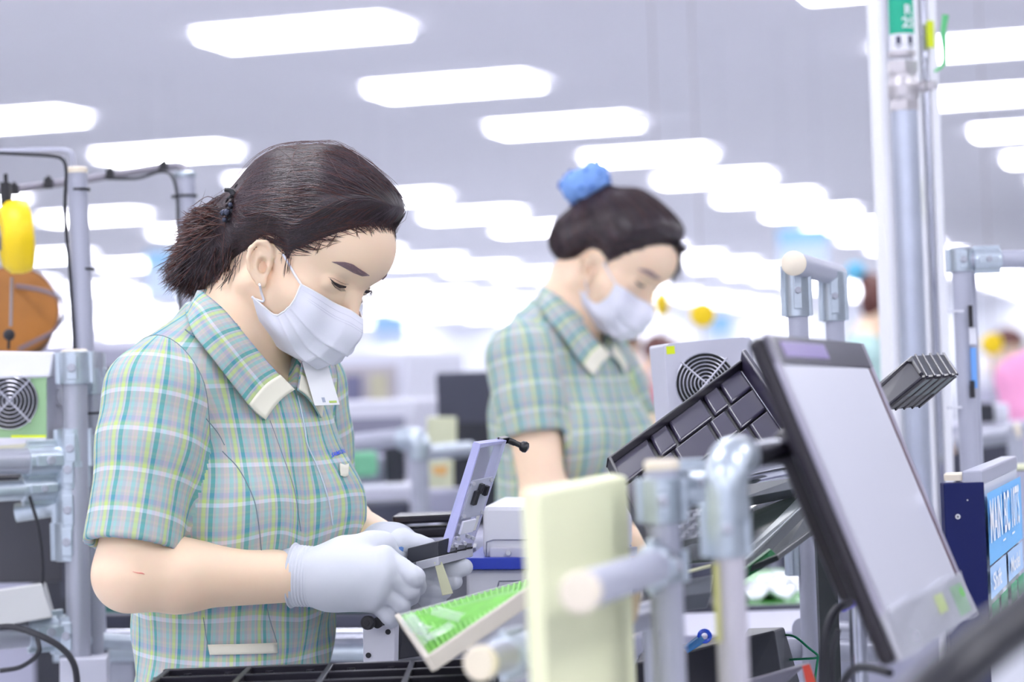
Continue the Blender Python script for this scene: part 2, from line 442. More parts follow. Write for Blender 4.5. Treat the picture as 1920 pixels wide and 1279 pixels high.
def hair_local(p, T=.014, line=None):
    b = hair_b(p, line)
    base = head_local(p, ears=False, detail=False)
    th = -.004+(.004+T)*sst(b, -.003, .030+.022*sst(p[:, 1], .03, .08))
    th = th-.03*sst(-b, .004, .03)
    th = th+.004*sst(p[:, 2], .05, .12)*sst(b, 0, .04)+.008*sst(b, 0, .035)*sst(p[:, 1]+p[:, 2], .08, .14)   # volume at the crown
    return base-th
def torso_frame(yaw, lean):
    """columns right, forward, up for a torso that faces world direction (sin,cos)... yaw in degrees about Z, lean forward"""
    return euler(yaw, -lean, 0)
class Fig:
    """joints of one person (world space) and the fields made from them"""
    def __init__(s, HM, HO, HS, TM, CH, SR, SL, ER, EL, WR, WL, hip=None, shirt_len=.53, bust=1.):
        s.HM, s.HO, s.HS, s.TM, s.CH = HM, HO, HS, TM, CH
        s.SR, s.SL, s.ER, s.EL, s.WR, s.WL = SR, SL, ER, EL, WR, WL; s.bust = bust
        s.hip = CH+TM@V(0, -.01, -.46) if hip is None else hip
        s.neck1 = HO+HM@V(0, -.028, -.045)*HS; s.neck0 = CH+TM@V(0, -.012, .035)
    def head(s, p): return head_local((p-s.HO)@s.HM/s.HS)*s.HS
    def hloc(s, p): return (np.asarray(p)-s.HO)@s.HM/s.HS
    def hw(s, l): return s.HO+(np.asarray(l, float)*s.HS)@s.HM.T
    def torso(s, p, o=0.):
        q = (p-s.CH)@s.TM; m = np.stack([np.abs(q[:, 0]), q[:, 1], q[:, 2]], 1)
        d = ell(q, (0, -.005, -.13), (.132+o, .092+o, .165+o))
        d = smin(d, ell(m, (.058, .062, -.155), (.056+o, .052+o, .058+o)), .03)
        d = smin(d, ell(q, (0, .006, -.30), (.100+o, .074+o, .14+o)), .06)
        d = smin(d, ell(q, (0, .006, -.46), (.120+o, .088+o, .13+o)), .05)
        return d
    def shoulders(s, p, o=0.):
        a = s.CH+s.TM@V(0, -.015, .03)
        d = smin(cap(p, a, s.SR, .052+o, .045+o), cap(p, a, s.SL, .052+o, .045+o), .02)
        b = s.neck0+(s.neck1-s.neck0)*.25
        for S in (s.SR, s.SL): d = smin(d, cap(p, b, a+(S-a)*.6, .034+o, .032+o), .03)
        return d
    def arm(s, p, S, E, W, o=0.):
        d = cap(p, S, E, .043+o, .036+o)
        m = E+(W-E)*.28
        f = smin(cap(p, E, m, .0365+o, .0365+o), cap(p, m, W, .0365+o, .0268+o), .02)
        return smin(d, f, .018)
    def neck(s, p): return cap(p, s.neck0, s.neck1, .054, .050)
    def body(s, p):
        d = s.head(p)
        d = smin(d, s.neck(p), .022)
        t = smin(s.torso(p, -.004), s.shoulders(p, -.004), .03); d = smin(d, t, .02)
        for S, E, W in ((s.SR, s.ER, s.WR), (s.SL, s.EL, s.WL)): d = smin(d, s.arm(p, S, E, W), .02)
        hr, hl = s.hip+s.TM@V(.075, 0, -.03), s.hip+s.TM@V(-.075, 0, -.03)
        return d
    def shirt_parts(s, p):
        """torso field and the two sleeve fields"""
        q = (p-s.CH)@s.TM
        t = smin(s.torso(p, .011), s.shoulders(p, .009), .035)
        # boxy fall from the bust to the hem
        bx = smax(ell(q, (0, .012, -.36), (.116, .088, .42)), q[:, 2]+.14, .05)
        t = smin(t, bx, .04)
        out = [t]
        for S, E in ((s.SR, s.ER), (s.SL, s.EL)):
            L = np.linalg.norm(E-S); u = (E-S)/L; b = S+u*s.slv
            out.append(smin(cap(p, S-u*.0, b, .054, .052), cap(p, S+(s.CH-S)*.12+V(0, 0, .0), S+u*.06, .05, .054), .02))
        return out
    slv = .195
    def shirt(s, p):
        t, a, b = s.shirt_parts(p); q = (p-s.CH)@s.TM
        wr = .0022*vnoise(p, 38, 3)+.0011*vnoise(p, 90, 5)+.0025*np.sin(60*(q[:, 2]+.5*q[:, 0])+3*vnoise(p, 20, 1))*sst(np.abs(q[:, 2]+.30), .16, .02)
        d = smin(t, smin(a, b, .01), .016)+wr
        for S, E in ((s.SR, s.ER), (s.SL, s.EL)):
            L = np.linalg.norm(E-S); u = (E-S)/L; h = (p-S)@u
            near = cap(p, S, E, .09) < 0
            d = np.where(near & (cap(p, S, E, .07, .07) < .02), np.maximum(d, np.where(t-.002 < a if S is s.SR else t-.002 < b, -1, 1)*0+np.where((t > .008), h-s.slv, -1)), d)
            hol = np.maximum(cap(p, S+u*(s.slv-.05), E+u*.1, .0440), -(h-(s.slv-.03)))
            d = np.maximum(d, -hol)
        # hem
        d = np.maximum(d, -(q[:, 2]+s.hem))
        # neck opening
        n0 = s.neck0-(s.neck1-s.neck0)*.35; n1 = s.neck1
        d = smax(d, -smin(cap(p, n0+s.TM@V(0, .006, 0), n1, .058, .075), ell(q, s.vneck, (.032, .05, .04)), .02), .004)
        return d
    hem = .56; vneck = (0, .045, .02)
    def shirt_uv(s, v, q):
        """per-corner uv (metres along the cloth); sleeves and body get their own mapping"""
        cen = v[q].mean(1); t, a, b = s.shirt_parts(cen)
        def isl(S, e):
            o_ = nrm(S-s.CH); return (e < t+.004) & ((cen-S)@o_ > -.014)
        part = np.where(isl(s.SR, a), 1, np.where(isl(s.SL, b), 2, 0))
        c = v[q].reshape(-1, 3); pr = np.repeat(part, 4)
        l = (c-s.CH)@s.TM; ph = np.arctan2(l[:, 0], l[:, 1]+.01)
        cph = np.repeat(np.arctan2(((cen-s.CH)@s.TM)[:, 0], ((cen-s.CH)@s.TM)[:, 1]+.01), 4)
        ph = np.where(ph-cph > 3, ph-2*PI, np.where(ph-cph < -3, ph+2*PI, ph))
        top = sst(l[:, 2], -.12, .03)
        u = ph*.128*(1-.25*top); w_ = l[:, 2]-.010*np.cos(ph)*0
        w_ = w_-.02*np.exp(-((np.abs(l[:, 0])-.06)/.05)**2)*np.exp(-((l[:, 2]+.19)/.07)**2)*(l[:, 1] > 0)
        uv = np.stack([u, w_], 1)
        for k, S, E in ((1, s.SR, s.ER), (2, s.SL, s.EL)):
            ax = nrm(E-S); fr = nrm(s.TM[:, 1]-ax*(s.TM[:, 1]@ax)); sd = np.cross(ax, fr); r = c-S
            # rotate the wrap seam to the body side
            sgn = 1 if (k == 1) else -1; rt = s.TM[:, 0]*sgn; rt = nrm(rt-ax*(rt@ax)); fr = rt; sd = np.cross(ax, fr)
            an = np.arctan2(r@sd, r@fr); rc = np.repeat(cen-S, 4, 0); ac = np.arctan2(rc@sd, rc@fr)
            an = np.where(an-ac > 3, an-2*PI, np.where(an-ac < -3, an+2*PI, an))
            m = pr == k; uv[m, 0] = an[m]*.050; uv[m, 1] = -(r@ax)[m]
        return uv
def plaid_mat(name, col_gain=1.):
    m = bpy.data.materials.new(name); m.use_nodes = True; nt = m.node_tree; b = nt.nodes['Principled BSDF']
    b.inputs['Roughness'].default_value = .85; b.inputs['Specular IOR Level'].default_value = .2
    uvn = nt.nodes.new('ShaderNodeUVMap'); sp = nt.nodes.new('ShaderNodeSeparateXYZ'); nt.links.new(uvn.outputs[0], sp.inputs[0])
    def ramp(ch, per, off, stops, interp='LINEAR'):
        a = nt.nodes.new('ShaderNodeMath'); a.operation = 'MULTIPLY_ADD'; a.inputs[1].default_value = 1/per; a.inputs[2].default_value = off
        nt.links.new(sp.outputs[ch], a.inputs[0])
        fr = nt.nodes.new('ShaderNodeMath'); fr.operation = 'FRACT'; nt.links.new(a.outputs[0], fr.inputs[0])
        cr = nt.nodes.new('ShaderNodeValToRGB'); cr.color_ramp.interpolation = interp; nt.links.new(fr.outputs[0], cr.inputs[0])
        el = cr.color_ramp.elements
        while len(el) > 1: el.remove(el[-1])
        el[0].position = 0; el[0].color = srgb(stops[0][1])+(1,)
        for x, c in stops[1:]:
            e = el.new(x); e.color = srgb(c)+(1,)
        return cr.outputs[0]
    T = (0, 160, 154); T2 = (40, 185, 165); Y = (194, 218, 124); G = (176, 181, 184); G2 = (194, 195, 204); PK = (204, 187, 186); MT = (148, 198, 192); YL = (194, 192, 176)
    def bands(seq, soft=.012):
        st = []; x = 0.
        tot = sum(w_ for w_, _ in seq)
        for w_, c in seq:
            st.append((x/tot+soft, c)); x += w_; st.append((x/tot-soft, c))
        st[0] = (0, seq[0][1]); return st
    warp = ramp(0, .033, .5, bands([(7.5, T), (2.5, G2), (2.5, G), (7, Y), (4, G), (3, PK), (7, MT), (3, PK), (3, YL), (3, PK), (6, G), (5, MT), (4, G)]))
    WH = (240, 238, 255); BL = (146, 152, 198); TW = (168, 196, 202); YG = (196, 214, 144)
    weft = ramp(1, .043, .3, bands([(7, WH), (6, YG), (3, G), (8, BL), (5, G), (4, YL), (6, G), (8, TW), (4, G), (4, YL), (10, G)]))
    mx = nt.nodes.new('ShaderNodeMix'); mx.data_type = 'RGBA'; mx.inputs[0].default_value = .36
    nt.links.new(warp, mx.inputs[6]); nt.links.new(weft, mx.inputs[7])
    # fine thread relief
    tc = nt.nodes.new('ShaderNodeTexNoise'); tc.inputs['Scale'].default_value = 1400; tc.inputs['Detail'].default_value = 1
    nt.links.new(uvn.outputs[0], tc.inputs['Vector'])
    bp = nt.nodes.new('ShaderNodeBump'); bp.inputs['Strength'].default_value = .15; bp.inputs['Distance'].default_value = .0006
    nt.links.new(tc.outputs['Fac'], bp.inputs['Height']); nt.links.new(bp.outputs[0], b.inputs['Normal'])
    nt.links.new(mx.outputs[2], b.inputs['Base Color'])
    return m
m_plaid = plaid_mat('plaid_cotton')
m_cream = mat('cream_trim', (236, 232, 214), .8)
m_mask = mat('mask_fabric', (238, 238, 250), .85, sss=.0, bump=.08, bscale=900.)
m_glove = mat('knit_glove', (220, 223, 232), .9)
m_trou = mat('navy_trousers', (40, 44, 60), .8)
m_shoe = mat('white_shoe', (225, 225, 230), .5)
m_hair2 = mat('hair_brown', (92, 54, 48), .35, spec=.6)
m_hair3 = mat('hair_soft', (72, 58, 66), .3, spec=.8)
m_black = mat('black_plastic', (28, 28, 34), .35)
m_brow = mat('eyebrow', (168, 138, 138), .8)
m_lash = mat('eyelash', (46, 34, 36), .6)
def patch(f, top, bot, d0, d1, off, nu=24, nv=6):
    """thin surface patch between two pixel polylines laid on field f -> MB"""
    def rs(pl, n):
        pl = np.array(pl, float); L = np.r_[0, np.cumsum(np.linalg.norm(np.diff(pl, axis=0), axis=1))]; t = np.linspace(0, L[-1], n)
        return np.stack([np.interp(t, L, pl[:, i]) for i in (0, 1)], 1)
    a, b = rs(top, nu), rs(bot, nu); g = []
    for i in range(nv+1):
        row = a+(b-a)*i/nv; g.append([cast(f, x, y, d0, d1, off) for x, y in row])
    return np.array(g)
def curve3(pts, n):
    """smooth resample (Catmull-Rom) of 3-D or 2-D points"""
    p = np.array(pts, float); L = np.r_[0, np.cumsum(np.linalg.norm(np.diff(p, axis=0), axis=1))]; t = np.linspace(0, L[-1], n)
    P4 = np.vstack([2*p[0]-p[1], p, 2*p[-1]-p[-2]]); out = []
    for x in t:
        i = min(max(np.searchsorted(L, x, side='right')-1, 0), len(p)-2); k = (x-L[i])/(L[i+1]-L[i]+1e-12)
        a, b, c, d = P4[i:i+4]; out.append(.5*((2*b)+(-a+c)*k+(2*a-5*b+4*c-d)*k*k+(-a+3*b-3*c+d)*k**3))
    return np.array(out)
def strands_mb(paths, r0, r1=None, seg=3):
    """many thin tapering strands: paths (N,K,3) -> verts, quads"""
    N, K, _ = paths.shape; t = np.gradient(paths, axis=1); t /= np.linalg.norm(t, axis=2, keepdims=True)+1e-9
    a = np.where(np.abs(t[..., 2:3]) < .9, np.array([0, 0, 1.]), np.array([1., 0, 0])); u = np.cross(t, a); u /= np.linalg.norm(u, axis=2, keepdims=True)+1e-9; w_ = np.cross(t, u)
    x = np.linspace(0, 1, K); rr = (r0 if r1 is None else r0+(r1-r0)*x)*np.ones(K)
    rr = rr*np.clip(np.minimum(x*5+.12, (1-x)*6+.12), 0, 1)
    vs_ = np.stack([paths+rr[None, :, None]*(math.cos(2*PI*k/seg)*u+math.sin(2*PI*k/seg)*w_) for k in range(seg)], 2)
    v = vs_.reshape(-1, 3); b = np.arange(N)[:, None, None]*K*seg+np.arange(K-1)[None, :, None]*seg
    k = np.arange(seg)[None, None]; k2 = (k+1) % seg
    q = np.stack([b+k, b+k2, b+seg+k2, b+seg+k], -1).reshape(-1, 4)
    return v, q
def legs(F, root, mt=None):
    """trousers and shoes down to the floor"""
    mt = mt or m_trou
    kn = []
    for sx in (1, -1):
        h = F.hip+F.TM@V(.075*sx, 0, -.02); a = V(h[0], h[1], .09)+F.TM@V(.02*sx, -.01, 0)*V(1, 1, 0); k_ = (h+a)/2+F.TM@V(0, .015, 0)
        kn.append((h, k_, a))
    def f(p):
        d = ell((p-F.hip)@F.TM, (0, 0, .02), (.14, .10, .12))
        for h, k_, a in kn: d = smin(d, chain(p, [h, k_, a], [.082, .06, .052], .03), .03)
        return np.maximum(d, .045-p[:, 2])
    lo = np.minimum(kn[0][2], kn[1][2])-.2; lo[2] = .03; hi = np.maximum(kn[0][0], kn[1][0])+.2
    v, q = mesh_sdf(f, lo, hi, .012); np_obj('trousers', v, q, mt, root)
    for h, k_, a in kn:
        fw = nrm(V(F.TM[0, 1], F.TM[1, 1], 0))
        c = V(a[0], a[1], .04)
        g = lambda p: smax(smin(chain(p, [c-fw*.03, c+fw*.06, c+fw*.14], [.042, .04, .032], .02), cap(p, c, c+V(0, 0, .06), .042), .02), .002-p[:, 2], .004)
        v, q = mesh_sdf(g, c-.2, c+.22, .008); np_obj('shoe', v, q, m_shoe, root)

def armhole(F, S, E, name='armhole_seam', parent=None):
    """stitched seam where a sleeve joins the body of the shirt"""
    o_ = nrm(S-F.CH); c = S-o_*.014; a = nrm(V(0, 0, 1)-o_*o_[2]); b = np.cross(o_, a); pts = []
    for k in range(40):
        an = 2*PI*k/40; d = a*math.cos(an)+b*math.sin(an); lo, hi = 0., .13
        for _ in range(22):
            m = (lo+hi)/2
            if F.shirt((c+d*m)[None])[0] < 0: lo = m
            else: hi = m
        pts.append(c+d*(lo+.0003) if lo < .10 else None)
    run = [p for p in pts if p is not None]
    return pts
# ---------------------------------------------------------------- the worker in front
HM = euler(-119, -33, -5); HS = .95
_e = HM@V(.0325, .088, .0175)*HS
_eye = P(636, 537, 2.70+_e@FW); HO = _eye-_e
TM = euler(-128, -6, 0)
CHp = P(452, 696, 2.70)
W1 = Fig(HM, HO, HS, TM, CHp, SR=P(296, 742, 2.595), SL=P(555, 735, 2.83), ER=P(243, 1078, 2.535), EL=P(600, 975, 2.86), WR=P(562, 1082, 2.60), WL=P(735, 1035, 2.68))
W1.slv = .170
person = thing('person', 'nearest woman with clipped dark hair, white mask and plaid shirt, holding a fixture in gloves', 'person', (W1.hip[0], W1.hip[1], 0), None)
def w1_body(p):
    return W1.body(p)
_lo = V(-.55, 2.38, .66); _hi = V(.02, 2.98, 1.62)
v, q = mesh_sdf(W1.body, _lo, _hi, .0023)
body1 = np_obj('body', v, q, m_skin, person)
v, q = mesh_sdf(W1.shirt, V(-.55, 2.38, .62), V(.02, 2.98, 1.40), .0034)
v = relax(v, q, 1, .4)
shirt1 = np_obj('shirt', v, q, m_plaid, person, uv=W1.shirt_uv(v, q))
legs(W1, person)
hairf = lambda p: hair_local(W1.hloc(p))*HS
# ponytail bunch
KN = W1.hw((.004, -.118, .058))
print('knot px', (KN-CAM)@FW, 960+FPX*((KN-CAM)@RT)/((KN-CAM)@FW), 639.5-FPX*((KN-CAM)@UP)/((KN-CAM)@FW))
# hair mass, swept back to the clip
def c1(pts): return [(280+x/2.7212, 230+y/2.7212) for x, y in pts]      # crop coordinates -> photo pixels
def px(p):
    d = (p-CAM)@FW; return 960+FPX*((p-CAM)@RT)/d, 639.5-FPX*((p-CAM)@UP)/d
KNOT = P(447, 405, 2.715)                     # where the tail leaves the head
TAIL = [P(452, 404, 2.715), P(414, 430, 2.72), P(384, 472, 2.725), P(366, 508, 2.73)]
def tailf(p):
    d = chain(p, TAIL, [.015, .024, .027, .012], .02)
    d = smin(d, chain(p, [P(440, 440, 2.71), P(405, 490, 2.715), P(385, 518, 2.72)], [.022, .028, .013], .02), .02)
    return d
def hairmass(p):
    d = smin(hairf(p), smin(tailf(p), cap(p, P(478, 405, 2.715), P(440, 410, 2.715), .034, .018), .03), .02)
    return smax(d, -(ear_sdf(sym(W1.hloc(p)))*HS-.0015), .003)
v, q = mesh_sdf(hairmass, V(-.42, 2.55, 1.28), V(-.08, 2.86, 1.56), .003)
hair1 = np_obj('hair', v, q, m_hair, person)
rs = np.random.RandomState(5)
def flow(f, start, target, n, step, off, wob=.0):
    p = snap(f, start, off, 3); path = [p.copy()]; ph = rs.rand(len(p))*6.28; fr = 60+80*rs.rand(len(p))
    for i in range(n):
        d = target-p; L = np.linalg.norm(d, axis=1, keepdims=True); d = d/(L+1e-9); g = grad(f, p, 1e-3)
        d = d-g*(d*g).sum(1, keepdims=True)
        d = d/(np.linalg.norm(d, axis=1, keepdims=True)+1e-9)
        sd = np.cross(g, d); d = d+sd*(wob*np.sin(ph+i*.6))[:, None] if wob is not None else d
        p = p+d*np.minimum(step, L*.3)
        p = p-g*(f(p)-off)[:, None]; path.append(p.copy())
    return np.stack(path, 1)
# strands start along the hairline / crown front and run back to the knot
N = 9500
vv_ = v[rs.randint(0, len(v), N*3)]; l = W1.hloc(vv_); keep = (l[:, 1] > -.09)
vv_ = vv_[keep][:N]; offs = .0003+.0012*rs.rand(len(vv_))
def in_groups(paths, r0, r1, name, parent, mats, ws):
    ix = rs.choice(len(mats), len(paths), p=ws)
    for k, m in enumerate(mats):
        if (ix == k).any():
            a, b = strands_mb(paths[ix == k], r0, r1); o = np_obj(name, a, b, m, parent)
    return o
tgt = KNOT+rs.normal(size=(len(vv_), 3))*.012
wob = rs.normal(size=len(vv_))*.04
fl = flow(hairmass, vv_, tgt, 15, .0085, offs, wob)
def all_strands(sets, parent, name='hair_strands'):
    """sets: list of (paths, radius, material index) -> one mesh with several materials"""
    V_, Q_, M_ = [], [], []; n = 0
    for paths, r, k in sets:
        if not len(paths): continue
        a, b = strands_mb(paths, r); V_.append(a); Q_.append(b+n); M_.append(np.full(len(b), k)); n += len(a)
    return np_obj(name, np.concatenate(V_), np.concatenate(Q_), [m_hair, m_hair2, m_hair3], parent, mi=np.concatenate(M_))
ix = rs.choice(3, len(fl), p=[.55, .15, .30])
sets = [(fl[ix == 0], .00042, 0), (fl[ix == 1], .00034, 1), (fl[ix == 2], .00034, 2)]
# tail strands: leave the knot, follow the bunch, splay at the tips
def tail_paths(n):
    s0 = KNOT+rs.normal(size=(n, 3))*V(.010, .010, .012)
    a = rs.rand(n, 1)
    ends = P(352, 432, 2.72)*(1-a)+P(372, 562, 2.73)*a if False else None
    # tips fan from upper left, round the left edge, to the bottom near the collar
    fan = curve3([P(385, 398, 2.71), P(358, 415, 2.715), P(345, 448, 2.72), P(330, 488, 2.725), P(316, 524, 2.73), P(342, 545, 2.73), P(385, 552, 2.72), P(425, 530, 2.70)], 60)
    k = rs.randint(0, 60, n); tip = fan[k]+rs.normal(size=(n, 3))*V(.006, .014, .005)
    mid = s0*.45+tip*.55+rs.normal(size=(n, 3))*V(.004, .012, .004)+V(.002, 0, -.002)*(1-k/60.)[:, None]
    t = np.linspace(0, 1, 12)[None, :, None]
    c = (1-t)**2*s0[:, None]+2*t*(1-t)*(2*mid-.5*s0-.5*tip)[:, None]+t*t*tip[:, None]
    c = c+(np.sin(t*9+rs.rand(n, 1, 1)*6)*rs.normal(size=(n, 1, 3))*.0012)
    return c, k
tp, kk = tail_paths(4600)
ix = rs.choice(3, len(tp), p=[.45, .3, .25]); ix = np.where((kk < 28) & (rs.rand(len(kk)) < .6), 1, ix)
sets += [(tp[ix == 0], .0005, 0), (tp[ix == 1], .00045, 1), (tp[ix == 2], .0004, 2)]
# loose fly-away hairs at the hairline and neck
def loose(starts, ends, n, bend=.006, spread=.004):
    out = []
    for i in range(n):
        j = rs.randint(len(starts)); a = starts[j]+rs.normal(size=3)*spread; b = ends[j]+rs.normal(size=3)*spread*1.3; t = np.linspace(0, 1, 12)[:, None]
        m = (a+b)/2+rs.normal(size=3)*bend; out.append((1-t)**2*a+2*t*(1-t)*m+t*t*b)
    return np.array(out)
bf = W1.body
def cp(pix, off): return castl(bf, c1(pix), 2.5, 2.85, off)
lo1 = loose(cp([(690, 640), (705, 660), (720, 670)], .003), cp([(660, 710), (690, 790), (705, 770)], .002), 12, .001, .001)
lo2 = loose(cp([(880, 600), (960, 560), (1060, 520), (1120, 520)], .003), cp([(850, 670), (905, 640), (1070, 590), (1140, 580)], .002), 22, .001, .0015)
lo3 = loose(cp([(480, 650), (455, 690), (420, 750)], .004), cp([(430, 760), (395, 820), (360, 850)], .003), 14, .002, .002)
def flat(paths, f, off):
    s = paths.shape; p = paths.reshape(-1, 3); d = f(p); g = grad(f, p); m = d < off; p[m] = p[m]-g[m]*(d[m]-off)[:, None]; return p.reshape(s)
sets += [(lo1, .00028, 1), (lo2, .00024, 1), (lo3, .0003, 0)]
fly = flow(hairmass, v[rs.randint(0, len(v), 500)], KNOT+rs.normal(size=(500, 3))*.05, 9, .009, .0030+.003*rs.rand(500), rs.normal(size=500)*.12)
fly = fly[W1.hloc(fly[:, 0])[:, 2] > .09][:110]
sets += [(fly, .00022, 1)]
hb = body_pts = None
_hd, _ = mesh_sdf(hairf, V(-.42, 2.55, 1.28), V(-.08, 2.86, 1.56), .004)
_b = hair_b(W1.hloc(_hd)); _e2 = _hd[(_b > -.004) & (_b < .010) & (W1.hloc(_hd)[:, 1] > -.03) & (ear_sdf(sym(W1.hloc(_hd))) > .010)]
_u = lambda p: np.minimum(hairmass(p), W1.head(p))
_s = _e2[rs.randint(0, len(_e2), 1500)]; edge = flow(_u, _s, KNOT+rs.normal(size=(1500, 3))*.012, 5, .008, .0004+.0008*rs.rand(1500), rs.normal(size=1500)*.2)
sets += [(edge[:700], .00028, 0), (edge[700:1150], .00026, 1)]
def noear(pp):
    s = pp.shape; return pp[(ear_sdf(sym(W1.hloc(pp.reshape(-1, 3)))).reshape(s[:2]) > .002).all(1)]
sets = [(noear(a), b, c) for a, b, c in sets]
all_strands(sets, hair1)
# far-side hair clump hanging over the far temple
farp = []
for i in range(500):
    a = P(700+rs.normal()*8, 300+rs.rand()*60, 2.70+.02*rs.rand()); 
# claw clip
clip = MB()
cA, cB = P(446, 358, 2.670), P(438, 412, 2.665)
clip.tube(curve3([P(421, 356, 2.670), P(433, 358, 2.670), P(440, 372, 2.670), P(440, 388, 2.668), P(436, 402, 2.666)], 14), np.linspace(.0022, .0065, 14), 10)
for i in range(5):
    y = 366+i*10; clip.tube(curve3([P(440, y, 2.670), P(430, y+4, 2.662), P(424, y+12, 2.670)], 6), [.002, .002, .0018, .0015, .0013, .001], 6)
clip.tube([P(446, 352, 2.675), P(462, 350, 2.71)], .004, 8)
clip.tube([P(440, 395, 2.666), P(425, 398, 2.662)], .003, 8)
clipo = obj('claw_clip', clip, m_black, person, smooth=True)
for x_, y_, r_ in ((425, 398, .0042), (418, 399, .0036), (421, 412, .0028), (432, 384, .003)):
    cs = MB(); cs.sphere(P(x_, y_, 2.660), r_); obj('clip_bead', cs, mat('clip_bead', (70, 74, 92), .12, metal=.6), clipo, smooth=True)
# ---- face details
def c5(pts): return [(560+x/6.395, 480+y/6.395) for x, y in pts]
PG = []
def ppatch(name, top, bot, m, off=.0007, conv=c5, f=None, nv=4, nu=24, parent=None):
    g = patch(f or W1.head, conv(top), conv(bot), 2.5, 2.85, off, nu, nv); mb = MB(); mb.grid(g); obj(name, mb, m, parent or person, smooth=True)
    PG.append((name, g))
    g2 = W1.hw((W1.hloc(g.reshape(-1, 3))*V(-1, 1, 1))).reshape(g.shape)[:, ::-1]; mb = MB(); mb.grid(g2); obj(name, mb, m, parent or person, smooth=True)
ppatch('eyebrow', [(398, 70), (470, 69), (560, 74), (650, 100), (740, 163), (850, 232)], [(396, 74), (460, 98), (540, 140), (650, 202), (760, 246), (848, 240)], m_brow)
ppatch('eyelashes', [(372, 264), (430, 312), (500, 346), (575, 366)], [(376, 276), (426, 346), (490, 388), (566, 384)], m_lash, off=.0010)
ls = MB()
for i in range(0):
    x0 = 400+i*12; y0 = 300+i*5.5+max(0, 6-abs(i-7))*2
    a = cast(W1.head, *c5([(x0, y0+20)])[0], 2.5, 2.85, .001); b = a+HM@V(.25, .8, -.6)*.0028+HM@V(.001*(i-7)/7, 0, 0)
    ls.tube([a, (a+b)/2+HM@V(0, .0006, -.0006), b], [.00028, .0002, .00008], 4)

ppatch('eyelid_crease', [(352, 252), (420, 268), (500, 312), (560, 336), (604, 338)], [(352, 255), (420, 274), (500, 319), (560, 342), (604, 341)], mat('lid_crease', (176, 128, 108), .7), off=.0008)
# brow hairs and lashes, both sides
def mirr(P_): return W1.hw(W1.hloc(P_.reshape(-1, 3))*V(-1, 1, 1)).reshape(P_.shape)
gb = [g for n_, g in PG if n_ == 'eyebrow'][0]; gl_ = [g for n_, g in PG if n_ == 'eyelashes'][0]; bs = []
for k in range(190):
    j = rs.uniform(.3, 19); i = rs.uniform(.2, gb.shape[0]-1.2); 
    def gi(i, j): i0, j0 = int(i), int(j); fi, fj = i-i0, j-j0; i1, j1 = min(i0+1, gb.shape[0]-1), min(j0+1, gb.shape[1]-1); return (gb[i0, j0]*(1-fj)+gb[i0, j1]*fj)*(1-fi)+(gb[i1, j0]*(1-fj)+gb[i1, j1]*fj)*fi
    a = gi(i, min(j+3.2, 22.5)); b = gi(max(0, i-rs.uniform(-.2, .9)), j); o_ = HM@V(.3, .9, 0)*.0005; t_0 = np.linspace(0, 1, 6)[:, None]; bs.append(a*(1-t_0)+b*t_0+o_*np.sin(PI*t_0))
bs = np.array(bs); m_bh = mat('brow_hair', (146, 120, 126), .7)
for pp in (bs, mirr(bs)): a, b = strands_mb(pp, .00026); np_obj('brow_hairs', a, b, m_bh, person)
ls_ = []
for k in range(22):
    j = 3+k*.85; j0 = int(j); a = gl_[-1, j0]*(1-(j-j0))+gl_[-1, min(j0+1, gl_.shape[1]-1)]*(j-j0); d1 = HM@nrm(V(.30-.02*k, .55, -.62)); t_0 = np.linspace(0, 1, 7)[:, None]; ls_.append(a+d1*.0042*t_0+HM@V(0, .001, .0010)*t_0**2)
ls_ = np.array(ls_)
for pp in (ls_, mirr(ls_)): a, b = strands_mb(pp, .0002); np_obj('lash_hairs', a, b, m_lash, person)
# ---- mask
ML = lambda p: W1.hloc(p)
def hl(pix, off=.003): return np.array([W1.hloc(x) for x in castl(W1.head, c1(pix), 2.5, 2.85, off)])
E_ = hl([(775, 826), (738, 905), (682, 962), (632, 980), (582, 940), (528, 892)], .004)
E_[-1] += V(.004, 0, 0); E_[-2] += V(.003, 0, 0)
B_ = hl([(528, 892), (560, 1000), (603, 1090), (655, 1143)], .005)
T_ = hl([(775, 826), (860, 872), (950, 925), (1030, 962)], .003)
print('mask E', E_.round(3).tolist()); print('B', B_.round(3).tolist()); print('T', T_.round(3).tolist())
M_ = np.array([(0, .119, -.006), (0, .128, -.024), (0, .123, -.044), (0, .112, -.066), (0, .095, -.084), (0, .064, -.090)])
T_ = np.vstack([T_, [M_[0]]])[::-1]; B_ = np.vstack([B_, [(.024, .058, -.086)], [M_[-1]]])[::-1]
nt_, ns_ = 96, 40
Ec, Bc, Tc, Mc = curve3(E_, nt_), curve3(B_, ns_), curve3(T_, ns_), curve3(M_, nt_)
s_ = np.linspace(0, 1, ns_)[None, :, None]; t_ = np.linspace(0, 1, nt_)[:, None, None]
G = (1-s_)*Mc[:, None]+s_*Ec[:, None]+(1-t_)*Tc[None]+t_*Bc[None]-((1-s_)*(1-t_)*Mc[0]+(1-s_)*t_*Mc[-1]+s_*(1-t_)*Ec[0]+s_*t_*Ec[-1])
bul = np.sin(PI*s_[..., 0])*np.sin(PI*t_[..., 0])
G[..., 0] += .010*bul; G[..., 1] += .008*bul
